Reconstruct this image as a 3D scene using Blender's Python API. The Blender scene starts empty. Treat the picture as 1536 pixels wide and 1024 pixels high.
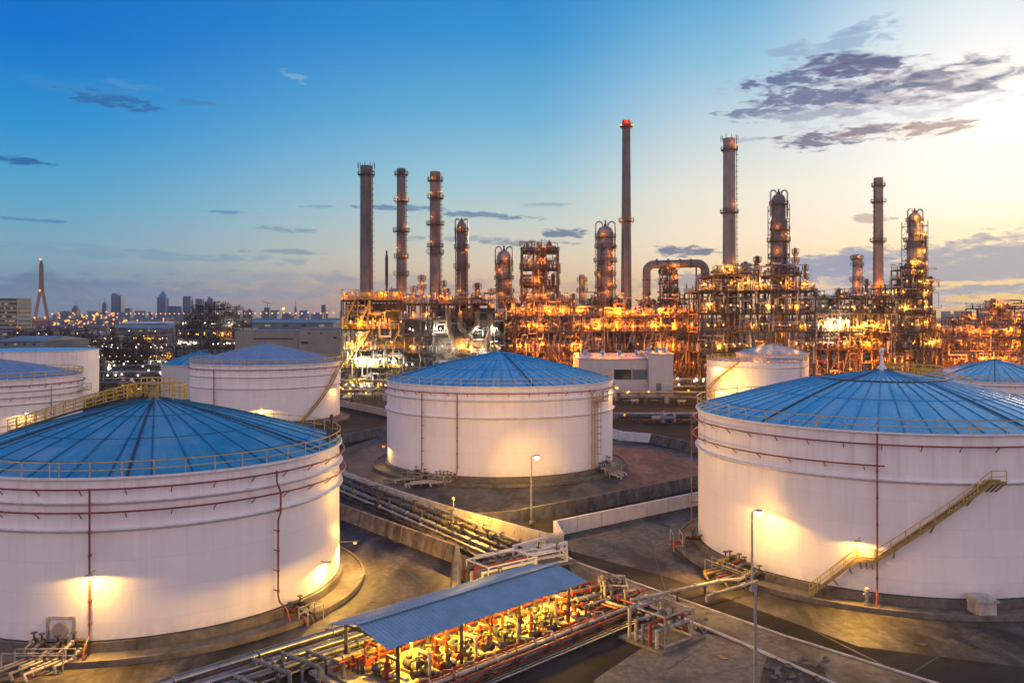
import bpy, math, random
from mathutils import Vector as V
SC = bpy.context.scene
COL = SC.collection
F, CX, Y0, H = 1300.0, 768.0, 476.0, 26.0      # lens in photo pixels, principal column, horizon row, eye height
PI = math.pi
def gp(px, py, z=0.0):
    Y = F*(H-z)/(py-Y0); return ((px-CX)/F*Y, Y)
def xa(px, Y): return (px-CX)/F*Y
def za(py, Y): return H-(py-Y0)*Y/F
def rad(d): return math.radians(d)

# ------------------------------------------------------------------ mesh builder
class MB:
    def __init__(s): s.v = []; s.f = []
    def add(s, vs, fs):
        o = len(s.v); s.v += [tuple(p) for p in vs]; s.f += [tuple(i+o for i in f) for f in fs]; return s
    def box(s, x0, x1, y0, y1, z0, z1):
        return s.add([(x0,y0,z0),(x1,y0,z0),(x1,y1,z0),(x0,y1,z0),(x0,y0,z1),(x1,y0,z1),(x1,y1,z1),(x0,y1,z1)],
            [(0,3,2,1),(4,5,6,7),(0,1,5,4),(1,2,6,5),(2,3,7,6),(3,0,4,7)])
    def beam(s, p, q, w, h=None):
        p, q = V(p), V(q); d = q-p
        if d.length < 1e-6: return s
        d.normalize(); up = V((0,0,1)) if abs(d.z) < .95 else V((1,0,0))
        a = d.cross(up).normalized()*(w/2); b = a.normalized().cross(d).normalized()*((h or w)/2)
        vs = [p-a-b, p+a-b, p+a+b, p-a+b, q-a-b, q+a-b, q+a+b, q-a+b]
        return s.add(vs, [(0,3,2,1),(4,5,6,7),(0,1,5,4),(1,2,6,5),(2,3,7,6),(3,0,4,7)])
    def tube(s, path, r, n=8, closed=False):
        P = [V(p) for p in path]; m = len(P); vs = []; fs = []
        rr = r if isinstance(r, (list, tuple)) else [r]*m
        ref = None
        for i in range(m):
            if closed: d0 = (P[i]-P[i-1]); d1 = (P[(i+1) % m]-P[i])
            else:
                d0 = (P[i]-P[i-1]) if i else (P[1]-P[0]); d1 = (P[i+1]-P[i]) if i < m-1 else (P[-1]-P[-2])
            d0 = d0.normalized(); d1 = d1.normalized(); t = (d0+d1)
            t = t.normalized() if t.length > 1e-4 else d1
            if ref is None:
                up = V((0,0,1)) if abs(t.z) < .9 else V((1,0,0)); ref = up.cross(t).normalized()
            else:
                ref = (ref - t*ref.dot(t))
                ref = ref.normalized() if ref.length > 1e-4 else V((1,0,0)).cross(t).normalized()
            b = t.cross(ref); k = 1/max(.55, t.dot(d1))
            bend = (d1-d0); bn = bend.normalized() if bend.length > 1e-4 else None
            for j in range(n):
                a = 2*PI*j/n; o = (ref*math.cos(a)+b*math.sin(a))*rr[i]
                if bn: o = o + bn*o.dot(bn)*(k-1)
                vs.append(P[i]+o)
        for i in range(m if closed else m-1):
            k = (i+1) % m
            for j in range(n):
                l = (j+1) % n; fs.append((i*n+j, i*n+l, k*n+l, k*n+j))
        if not closed:
            fs.append(tuple(range(n-1,-1,-1))); fs.append(tuple((m-1)*n+j for j in range(n)))
        return s.add(vs, fs)
    def cyl(s, p, q, r, n=12, r2=None): return s.tube([p, q], [r, r if r2 is None else r2], n)
    def lathe(s, prof, cx, cy, n=48, cap=True):
        vs = []; fs = []; m = len(prof)
        for r, z in prof:
            for j in range(n):
                a = 2*PI*j/n; vs.append((cx+r*math.sin(a), cy-r*math.cos(a), z))
        for i in range(m-1):
            for j in range(n):
                l = (j+1) % n; fs.append((i*n+j, i*n+l, (i+1)*n+l, (i+1)*n+j))
        if cap:
            if prof[0][0] > 1e-3: fs.append(tuple(range(n-1,-1,-1)))
            if prof[-1][0] > 1e-3: fs.append(tuple((m-1)*n+j for j in range(n)))
        return s.add(vs, fs)
    def band(s, cx, cy, r0, r1, z0, z1, a0=0., a1=2*PI, n=72):
        full = abs(a1-a0-2*PI) < 1e-4; vs = []; fs = []; m = n if full else n+1
        for i in range(m):
            a = a0+(a1-a0)*i/n; sa, ca = math.sin(a), math.cos(a)
            for r, z in ((r0,z0),(r1,z0),(r1,z1),(r0,z1)): vs.append((cx+r*sa, cy-r*ca, z))
        for i in range(n):
            k = (i+1) % m
            for j in range(4):
                l = (j+1) % 4; fs.append((i*4+j, k*4+j, k*4+l, i*4+l))
        if not full: fs += [(0,1,2,3), (m*4-1, m*4-2, m*4-3, m*4-4)]
        return s.add(vs, fs)
    def arc(s, cx, cy, z, r, t, a0=0., a1=2*PI, n=96, k=6):
        full = abs(a1-a0-2*PI) < 1e-4
        pts = [(cx+r*math.sin(a0+(a1-a0)*i/n), cy-r*math.cos(a0+(a1-a0)*i/n), z) for i in range(n if full else n+1)]
        return s.tube(pts, t, k, closed=full)
    def sphere(s, c, r, n=8, sz=1.):
        prof = [(max(1e-4, r*math.sin(PI*i/(n//2+1))), c[2]-r*sz*math.cos(PI*i/(n//2+1))) for i in range(n//2+2)]
        return s.lathe(prof, c[0], c[1], n, cap=False)
    def rail(s, pts, h=1.1, r=.035, sp=2.4, mids=(.55,), kick=False, closed=False):
        P = [V(p) for p in pts]
        if closed: P = P+[P[0]]
        up = V((0,0,h))
        s.tube([p+up for p in (P[:-1] if closed else P)], r, 5, closed)
        for m in mids: s.tube([p+V((0,0,m)) for p in (P[:-1] if closed else P)], r*.8, 4, closed)
        acc = 0.; s.cyl(P[0], P[0]+up, r, 5)
        for a, b in zip(P, P[1:]):
            L = (b-a).length; t = sp-acc
            while t <= L:
                q = a+(b-a)*(t/max(L,1e-6)); s.cyl(q, q+up, r, 5); t += sp
            acc = (acc+L) % sp
        if not closed: s.cyl(P[-1], P[-1]+up, r, 5)
        return s
    def build(s, name, mat, parent=None, loc=None, flat=False):
        off = ROOT.get(parent.name, (0,0,0)) if parent else (loc or (0,0,0))
        me = bpy.data.meshes.new(name)
        me.from_pydata([(a-off[0], b-off[1], c-off[2]) for a, b, c in s.v], [], s.f)
        me.materials.append(M[mat] if isinstance(mat, str) else mat)
        if not flat:
            me.shade_smooth(); me.set_sharp_from_angle(angle=rad(38))
        o = bpy.data.objects.new(name, me); COL.objects.link(o)
        if parent: o.parent = parent
        else: o.location = off
        ROOT[o.name] = off
        return o
ROOT = {}
def tag(o, label, cat, group=None):
    o['label'] = label; o['category'] = cat
    if group: o['group'] = group
    return o
def thing(name, label, cat, loc=(0,0,0), group=None):
    o = bpy.data.objects.new(name, None); COL.objects.link(o); o.location = loc; o.empty_display_size = .5
    ROOT[o.name] = tuple(loc); return tag(o, label, cat, group)
def struct(o, kind='structure'): o['kind'] = kind; return o
def copy_tree(o, parent=None):
    c = o.copy(); COL.objects.link(c)
    if parent: c.parent = parent
    for ch in list(o.children): copy_tree(ch, c)
    return c
def plight(p, power, col=(1.,.58,.18), r=.25, parent=None):
    l = bpy.data.lights.new('lamp_or_fill_light', 'POINT'); l.energy = power; l.color = col; l.shadow_soft_size = r
    o = bpy.data.objects.new('lamp_or_fill_light', l); COL.objects.link(o); o.location = p; return o  # serves lamps and also added fill points that have no fitting
def spot(p, aim, power, deg, col=(1.,.62,.2), blend=.6, r=.15):
    l = bpy.data.lights.new('lamp_or_fill_spot', 'SPOT'); l.energy = power; l.color = col; l.shadow_soft_size = r
    l.spot_size = rad(deg); l.spot_blend = blend
    o = bpy.data.objects.new('lamp_or_fill_spot', l); COL.objects.link(o); o.location = p
    o.rotation_euler = (V(aim)-V(p)).to_track_quat('-Z', 'Y').to_euler(); return o  # serves lamp heads and also extra spots added to brighten paving

# ------------------------------------------------------------------ materials
M = {}
def nodes(name):
    m = bpy.data.materials.new(name); m.use_nodes = True; nt = m.node_tree; nt.nodes.clear(); M[name] = m
    def nd(t, **k):
        n = nt.nodes.new(t)
        for a, b in k.items(): setattr(n, a, b)
        return n
    return m, nt, nd
def mat(name, col, rough=.6, metal=0., var=.15, scale=.8, stretch=(1,1,1), col2=None, spec=.4, bump=0., lo=.35, hi=.7, detail=5., grime=None):
    m, nt, nd = nodes(name); L = nt.links.new
    out = nd('ShaderNodeOutputMaterial'); b = nd('ShaderNodeBsdfPrincipled'); L(b.outputs[0], out.inputs[0])
    tc = nd('ShaderNodeTexCoord'); mp = nd('ShaderNodeMapping'); mp.inputs['Scale'].default_value = stretch
    L(tc.outputs['Object'], mp.inputs[0])
    n = nd('ShaderNodeTexNoise'); n.inputs['Scale'].default_value = scale; n.inputs['Detail'].default_value = detail
    n.inputs['Roughness'].default_value = .62; L(mp.outputs[0], n.inputs['Vector'])
    r = nd('ShaderNodeValToRGB'); e = r.color_ramp.elements
    e[0].position = lo; e[1].position = hi
    c2 = col2 or tuple(min(1, c*(1+var)) for c in col); c1 = col if col2 else tuple(c*(1-var) for c in col)
    e[0].color = (*c1, 1); e[1].color = (*c2, 1); L(n.outputs['Fac'], r.inputs[0])
    res = r.outputs[0]
    if grime:                                     # second, larger pattern of stains with its own colour
        gc, gs, gst, glo, ghi = grime
        mp2 = nd('ShaderNodeMapping'); mp2.inputs['Scale'].default_value = gst; mp2.inputs['Location'].default_value = (3.1, 7.7, 1.3); L(tc.outputs['Object'], mp2.inputs[0])
        n2 = nd('ShaderNodeTexNoise'); n2.inputs['Scale'].default_value = gs; n2.inputs['Detail'].default_value = 10; n2.inputs['Roughness'].default_value = .68
        n2.inputs['Distortion'].default_value = .6
        L(mp2.outputs[0], n2.inputs['Vector'])
        r2 = nd('ShaderNodeMapRange'); r2.inputs[1].default_value = glo; r2.inputs[2].default_value = ghi; L(n2.outputs['Fac'], r2.inputs[0])
        mx = nd('ShaderNodeMix', data_type='RGBA'); L(r2.outputs[0], mx.inputs[0]); L(res, mx.inputs[6]); mx.inputs[7].default_value = (*gc, 1)
        res = mx.outputs[2]
    L(res, b.inputs['Base Color'])
    b.inputs['Roughness'].default_value = rough; b.inputs['Metallic'].default_value = metal; b.inputs['Specular IOR Level'].default_value = spec
    if bump:
        bp = nd('ShaderNodeBump'); bp.inputs['Strength'].default_value = bump; bp.inputs['Distance'].default_value = .05
        L(n.outputs['Fac'], bp.inputs['Height']); L(bp.outputs[0], b.inputs['Normal'])
    return m
def emat(name, col, s):
    m, nt, nd = nodes(name); out = nd('ShaderNodeOutputMaterial'); e = nd('ShaderNodeEmission')
    e.inputs[0].default_value = (*col, 1); e.inputs[1].default_value = s; nt.links.new(e.outputs[0], out.inputs[0])
    m.cycles.emission_sampling = 'NONE'; return m

mat('trim_white', (.74,.72,.74), .5, var=.12, scale=1.5, grime=((.42,.31,.24), .9, (1,1,1), .56, .82))
mat('seam_dark', (.035,.05,.07), .6, var=.3, scale=2)
mat('yellow', (.62,.40,.05), .5, var=.25, scale=2., grime=((.25,.13,.04), 1.2, (1,1,1), .56, .8))
mat('red_pipe', (.24,.045,.025), .45, var=.25, scale=1.2)
mat('white_pipe', (.38,.35,.32), .5, var=.2, scale=1.5, grime=((.16,.11,.07), 1.1, (1,1,1), .44, .70))
mat('grey_pipe', (.17,.18,.20), .42, metal=.35, var=.25, scale=1.2, grime=((.12,.07,.04), .7, (1,1,1), .52, .8))
mat('silver', (.36,.36,.37), .36, metal=.75, var=.18, scale=.9, grime=((.25,.20,.16), .5, (1,1,1), .5, .8))
mat('steel', (.085,.075,.066), .55, metal=.3, var=.3, scale=1., grime=((.07,.04,.025), .6, (1,1,1), .5, .8))
mat('steel_dark', (.045,.043,.045), .6, metal=.2, var=.3, scale=1.)
mat('galv', (.34,.35,.36), .45, metal=.5, var=.2, scale=2.)
mat('stack_grey', (.135,.14,.155), .6, metal=.1, var=.25, scale=.35, stretch=(1,1,.4), grime=((.09,.085,.085), .4, (1.4,1.4,.25), .48, .8))
mat('stack_tan', (.34,.27,.21), .6, var=.2, scale=.4, grime=((.2,.15,.11), .4, (1.4,1.4,.25), .5, .8))
mat('stack_pale', (.20,.20,.205), .5, metal=.2, var=.2, scale=.4, stretch=(1,1,.4), grime=((.15,.12,.10), .4, (1.4,1.4,.25), .5, .8))
mat('vessel', (.40,.36,.32), .45, metal=.35, var=.2, scale=.5, grime=((.18,.12,.08), .5, (1,1,.4), .5, .8))
mat('conc_ring', (.16,.14,.115), .85, var=.25, scale=1.2, bump=.3, grime=((.07,.055,.045), .5, (1,1,.8), .46, .72))
mat('conc_wall', (.47,.43,.39), .85, var=.15, scale=1., bump=.25, grime=((.15,.12,.10), .55, (1,1,.5), .5, .78))
mat('conc_pale', (.60,.58,.60), .8, var=.1, scale=.9, bump=.2, grime=((.36,.32,.32), .5, (1,1,.5), .55, .85))
mat('conc_stained', (.26,.21,.165), .88, var=.3, scale=1.3, bump=.35, grime=((.055,.042,.034), .7, (1,1,.35), .44, .66))
mat('conc_dark', (.13,.125,.12), .88, var=.35, scale=.9, bump=.4, grime=((.04,.036,.034), .6, (1,1,.4), .44, .7))
mat('apron', (.125,.104,.08), .62, spec=.35, var=.5, scale=1.3, bump=.35, grime=((.016,.014,.012), .24, (1,.4,1), .40, .60))
mat('road', (.15,.13,.107), .8, var=.4, scale=1.4, bump=.15, grime=((.035,.031,.028), .25, (1,.6,1), .44, .66))
mat('ground', (.034,.030,.027), .95, spec=.08, var=.5, scale=.12, bump=.3, detail=9, grime=((.11,.10,.09), .03, (1,1,1), .5, .75))
mat('trench', (.045,.038,.032), .95, var=.5, scale=.9, bump=.6, grime=((.10,.08,.06), .4, (1,1,1), .52, .75))
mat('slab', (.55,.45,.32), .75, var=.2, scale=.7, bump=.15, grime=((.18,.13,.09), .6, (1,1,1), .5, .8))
mat('shed_roof', (.22,.34,.45), .45, var=.12, scale=.6, metal=.15, grime=((.20,.28,.34), .5, (1,1,1), .5, .85))
mat('wall_white', (.46,.45,.48), .7, var=.1, scale=.6, grime=((.45,.40,.40), .3, (1,1,.5), .5, .85))
mat('wall_cream', (.25,.24,.215), .75, var=.12, scale=.2, grime=((.32,.28,.23), .1, (1,1,1), .5, .8))
mat('wall_grey', (.13,.155,.19), .7, var=.2, scale=.1)
mat('roof_grey', (.15,.20,.27), .6, var=.25, scale=.1)
mat('dark_glass', (.02,.025,.035), .15, var=.1, spec=.6)
mat('city_haze_blue', (.06,.14,.29), .45, var=.2, scale=.03)  # blue of the far air put into the skyline wall colour
mat('city_dark', (.035,.07,.14), .5, var=.25, scale=.03)  # darker skyline tone, with the air's blue in its colour too
mat('pylon', (.15,.13,.11), .7, var=.15, scale=.1)
mat('deck_grey', (.16,.16,.17), .8, var=.2, scale=.05)
mat('motor_blue', (.05,.055,.065), .45, var=.2, scale=3)
mat('rubble', (.17,.145,.125), .95, var=.5, scale=1.5, bump=.5)
def polar(name, col, rough, plate=(9., 2.4), seam=.12, rust=(.40,.28,.21), rustlo=.54, rusthi=.95, sector=0, fade=(.2,.3,.4), spec=.4, lightbase=.9):
    """paint on a round tank: welded plates or roof sectors that vary a little, run-down stains along the fall line"""
    m, nt, nd = nodes(name); L = nt.links.new
    def mt(op, *a):
        n = nd('ShaderNodeMath', operation=op)
        for i, x in enumerate(a):
            if isinstance(x, (int, float)): n.inputs[i].default_value = x
            else: L(x, n.inputs[i])
        return n.outputs[0]
    out = nd('ShaderNodeOutputMaterial'); b = nd('ShaderNodeBsdfPrincipled'); L(b.outputs[0], out.inputs[0]); b.inputs['Specular IOR Level'].default_value = spec
    tc = nd('ShaderNodeTexCoord'); sx = nd('ShaderNodeSeparateXYZ'); L(tc.outputs['Object'], sx.inputs[0])
    ang = mt('ARCTAN2', sx.outputs[0], sx.outputs[1]); rr_ = mt('SQRT', mt('ADD', mt('MULTIPLY', sx.outputs[0], sx.outputs[0]), mt('MULTIPLY', sx.outputs[1], sx.outputs[1])))
    def comb(x, y, z=0.):
        c = nd('ShaderNodeCombineXYZ')
        for i, q in enumerate((x, y, z)):
            if isinstance(q, (int, float)): c.inputs[i].default_value = q
            else: L(q, c.inputs[i])
        return c.outputs[0]
    def noise(v, scale, detail=6, rough=.6):
        n = nd('ShaderNodeTexNoise'); n.inputs['Scale'].default_value = scale; n.inputs['Detail'].default_value = detail; n.inputs['Roughness'].default_value = rough; L(v, n.inputs['Vector']); return n.outputs['Fac']
    def mr(x, a, b_, c=0., d=1.):
        n = nd('ShaderNodeMapRange'); L(x, n.inputs[0])
        for i, q in enumerate((a, b_, c, d)): n.inputs[i+1].default_value = q
        return n.outputs[0]
    def mx(f, a, c):
        n = nd('ShaderNodeMix', data_type='RGBA')
        for i, x in ((0, f), (6, a), (7, c)):
            if isinstance(x, (int, float)): n.inputs[i].default_value = x
            elif isinstance(x, tuple): n.inputs[i].default_value = (*x, 1)
            else: L(x, n.inputs[i])
        return n.outputs[2]
    al = mt('MULTIPLY', ang, 19.)
    if sector:
        sec = mt('FLOOR', mt('MULTIPLY', ang, sector/(2*PI))); lap = mt('FLOOR', mt('DIVIDE', rr_, 4.2))
        wn = nd('ShaderNodeTexWhiteNoise', noise_dimensions='2D'); L(comb(sec, lap), wn.inputs['Vector'])
        c = mx(mr(wn.outputs['Value'], 0, 1, .0, .5), col, fade)
        st_ = noise(comb(mt('MULTIPLY', ang, 26.), mt('MULTIPLY', rr_, .22)), 1.1); c = mx(mr(st_, .50, .82, 0, .75), c, fade)
        pt = noise(tc.outputs['Object'], .22, 8, .65); c = mx(mr(pt, .48, .75, 0, .55), c, tuple(x*.55 for x in col))
    else:
        br = nd('ShaderNodeTexBrick'); L(comb(al, sx.outputs[2]), br.inputs['Vector']); br.inputs['Scale'].default_value = 1.; br.inputs['Brick Width'].default_value = plate[0]; br.inputs['Row Height'].default_value = plate[1]
        br.inputs['Mortar Size'].default_value = .03; br.inputs['Mortar Smooth'].default_value = .4; br.inputs['Color1'].default_value = (*col, 1); br.inputs['Color2'].default_value = (*[x*.955 for x in col], 1); br.inputs['Mortar'].default_value = (*[x*(1-seam) for x in col], 1)
        c = br.outputs['Color']
        hz_ = mr(sx.outputs[2], 5., 15.5, .15, 1.)
        st_ = noise(comb(mt('MULTIPLY', al, .9), mt('MULTIPLY', sx.outputs[2], .07)), 1.2, 7, .65); c = mx(mt('MULTIPLY', mr(st_, rustlo-.08, rusthi, 0, .85), hz_), c, rust)
        st2 = noise(comb(mt('MULTIPLY', al, 3.), mt('MULTIPLY', sx.outputs[2], .12), 4.), 1.0, 5, .6); c = mx(mr(st2, .56, .85, 0, .28), c, tuple(x*.72 for x in col))
        pt = noise(tc.outputs['Object'], .30, 8, .62); c = mx(mr(pt, .50, .8, 0, .35), c, tuple(x*.80 for x in col))
        lo_ = mt('MULTIPLY', mr(sx.outputs[2], 1.1, 2.6, 1., 0.), mr(noise(comb(al, sx.outputs[2]), .7, 6), .35, .7)); c = mx(mt('MULTIPLY', lo_, .5), c, (.33,.26,.19))
    L(c, b.inputs['Base Color'])
    L(mr(noise(tc.outputs['Object'], .8, 5), .3, .7, rough-.08, rough+.12), b.inputs['Roughness'])
    bp = nd('ShaderNodeBump'); bp.inputs['Strength'].default_value = .25; bp.inputs['Distance'].default_value = .06; L(noise(tc.outputs['Object'], .35, 2, .4), bp.inputs['Height']); L(bp.outputs[0], b.inputs['Normal'])
polar('tank_white', (.83,.79,.80), .42); polar('tank_dull', (.56,.54,.58), .5, rustlo=.5)
polar('roof_blue', (.045,.33,.62), .28, sector=56, fade=(.27,.45,.59), spec=.5); polar('roof_blue_deep', (.026,.23,.42), .32, sector=36, fade=(.19,.35,.49), spec=.5); polar('roof_pale', (.15,.26,.42), .36, sector=40, fade=(.27,.34,.46), spec=.5)
emat('bulb_amber', (1.,.33,.03), 1.9); emat('bulb_yellow', (1.,.50,.09), 2.5); emat('bulb_white', (1.,.88,.66), 4.)
emat('bulb_red', (1.,.10,.03), 9.); emat('bulb_far', (1.,.38,.06), 2.2); emat('bulb_far_white', (.9,.95,1.), 2.); emat('window_lit', (1.,.62,.3), .35)
GLD = (1.,.34,.026)
AMB, YEL, WHT, RED = (1.,.215,.010), (1.,.50,.065), (1.,.84,.58), (1.,.08,.02)

# ------------------------------------------------------------------ camera, world, sun
cd = bpy.data.cameras.new('camera'); cam = bpy.data.objects.new('camera', cd); COL.objects.link(cam); SC.camera = cam
cd.sensor_width = 36.; cd.lens = 36.*F/1536.; cd.shift_y = (Y0-512.)/1536.; cd.clip_start = .5; cd.clip_end = 60000.
cam.location = (0,0,H); cam.rotation_euler = (PI/2,0,0)

SUN_AZ, SUN_EL = 31.5, 8.0
w = bpy.data.worlds.new('World'); SC.world = w; w.use_nodes = True; nt = w.node_tree; nt.nodes.clear(); L = nt.links.new
def nd(t, **k):
    n = nt.nodes.new(t)
    for a, b in k.items(): setattr(n, a, b)
    return n
def mth(op, *a):
    n = nd('ShaderNodeMath', operation=op)
    for i, x in enumerate(a):
        if isinstance(x, (int, float)): n.inputs[i].default_value = x
        else: L(x, n.inputs[i])
    return n.outputs[0]
def mrange(x, a, b, c=0., d=1., smooth=True):
    n = nd('ShaderNodeMapRange', interpolation_type='SMOOTHSTEP' if smooth else 'LINEAR'); L(x, n.inputs[0])
    for i, q in enumerate((a, b, c, d)): n.inputs[i+1].default_value = q
    return n.outputs[0]
def lin(c):
    return tuple(((x/255)/12.92 if x/255 <= .04045 else ((x/255+.055)/1.055)**2.4) for x in c)
def mixc(f, a, b):
    n = nd('ShaderNodeMix', data_type='RGBA')
    for i, x in ((0, f), (6, a), (7, b)):
        if isinstance(x, (int, float)): n.inputs[i].default_value = x
        elif isinstance(x, tuple): n.inputs[i].default_value = (*x, 1)
        else: L(x, n.inputs[i])
    return n.outputs[2]
def ramp(x, lo, hi, stops):
    n = nd('ShaderNodeValToRGB'); f = mrange(x, lo, hi, smooth=False); L(f, n.inputs[0]); e = n.color_ramp.elements
    while len(e) < len(stops): e.new(.5)
    for q, (p, c) in zip(e, stops): q.position = (p-lo)/(hi-lo); q.color = (*lin(c), 1)
    return n.outputs[0]
tc = nd('ShaderNodeTexCoord'); sx = nd('ShaderNodeSeparateXYZ'); L(tc.outputs['Generated'], sx.inputs[0])
AZ = mth('MULTIPLY', mth('ARCTAN2', sx.outputs[0], sx.outputs[1]), 180/PI)
EL = mth('MULTIPLY', mth('ARCSINE', sx.outputs[2]), 180/PI)
LEFT = ramp(EL, -2, 90, [(0,(118,136,162)),(1.5,(124,148,170)),(4,(128,168,188)),(7,(92,166,202)),(11,(42,146,208)),(16,(2,116,204)),(24,(0,102,192)),(90,(40,88,150))])
MID = ramp(EL, -2, 90, [(0,(205,158,128)),(1.6,(222,180,142)),(3.5,(222,204,176)),(6,(198,208,200)),(9,(158,200,214)),(13,(104,176,214)),(18,(48,146,208)),(26,(14,112,194)),(90,(40,88,150))])
MID2 = ramp(EL, -2, 90, [(0,(240,190,130)),(2,(242,208,160)),(5,(250,230,204)),(8,(236,232,216)),(12,(196,214,222)),(16,(140,194,221)),(20,(92,168,214)),(30,(40,125,198)),(90,(40,88,150))])
RIGHT = ramp(EL, -2, 90, [(0,(250,200,110)),(2,(250,214,135)),(4,(255,234,182)),(7,(255,252,238)),(11.5,(255,255,252)),(15,(250,250,246)),(20,(205,226,238)),(30,(120,180,220)),(90,(40,88,150))])
BACK = ramp(EL, -2, 90, [(0,(196,172,178)),(8,(234,206,210)),(25,(222,202,212)),(45,(152,156,182)),(90,(60,98,152))])
aAZ = mth('ABSOLUTE', AZ)
sky = mixc(mrange(AZ, -30, 1), LEFT, MID)
sky = mixc(mrange(AZ, 0, 15), sky, MID2)
sky = mixc(mrange(AZ, 13, 30), sky, RIGHT)
# clouds, each a patch of broken noise in azimuth and elevation
cv = nd('ShaderNodeCombineXYZ'); L(AZ, cv.inputs[0]); L(mth('MULTIPLY', EL, 3.4), cv.inputs[1])
def cnoise(scale, detail, rough, dist, off):
    mp = nd('ShaderNodeMapping'); mp.inputs['Location'].default_value = off; L(cv.outputs[0], mp.inputs[0])
    n = nd('ShaderNodeTexNoise'); n.inputs['Scale'].default_value = scale; n.inputs['Detail'].default_value = detail
    n.inputs['Roughness'].default_value = rough; n.inputs['Distortion'].default_value = dist; L(mp.outputs[0], n.inputs['Vector'])
    return mth('SUBTRACT', n.outputs['Fac'], .5)
NS = [cnoise(.28, 6, .52, .4, (0,0,0)), cnoise(.55, 5, .5, .5, (5,9,2)), cnoise(1.1, 4, .5, .4, (8,1,4))]
WX, WY = cnoise(.5, 4, .55, 0., (21,3,7)), cnoise(.8, 4, .6, 0., (2,31,9))
def azel(px, py):
    a = math.atan((px-CX)/F); return math.degrees(a), math.degrees(math.atan((Y0-py)/F*math.cos(a)))
def cloud(sky, px, py, wpx, hpx, col, amt=1., rag=2.6, edge=1.1, tilt=0., hue=None, k=None, top=None):
    a0, e0 = azel(px, py); ra = math.degrees(wpx/F); re = math.degrees(hpx/F)
    da = mth('ADD', mth('SUBTRACT', AZ, a0), mth('MULTIPLY', WX, ra*.7)); de = mth('ADD', mth('SUBTRACT', mth('SUBTRACT', EL, e0), mth('MULTIPLY', mth('SUBTRACT', AZ, a0), tilt)), mth('MULTIPLY', WY, re*1.6))
    q = mth('ADD', mth('POWER', mth('ABSOLUTE', mth('DIVIDE', da, ra)), 2.), mth('POWER', mth('ABSOLUTE', mth('DIVIDE', de, re)), 2.))
    if k is None: k = 0 if ra > 6 else (1 if ra > 3 else 2)
    d = mth('ADD', mth('SUBTRACT', 1.1, q), mth('MULTIPLY', NS[k], rag*1.4))
    m = mth('MULTIPLY', mrange(d, 0., edge), amt)
    c = lin(col)
    if hue: c = mixc(mrange(d, edge*.3, edge*.3+.8), lin(hue), lin(col))
    return mixc(m, sky, c)
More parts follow.
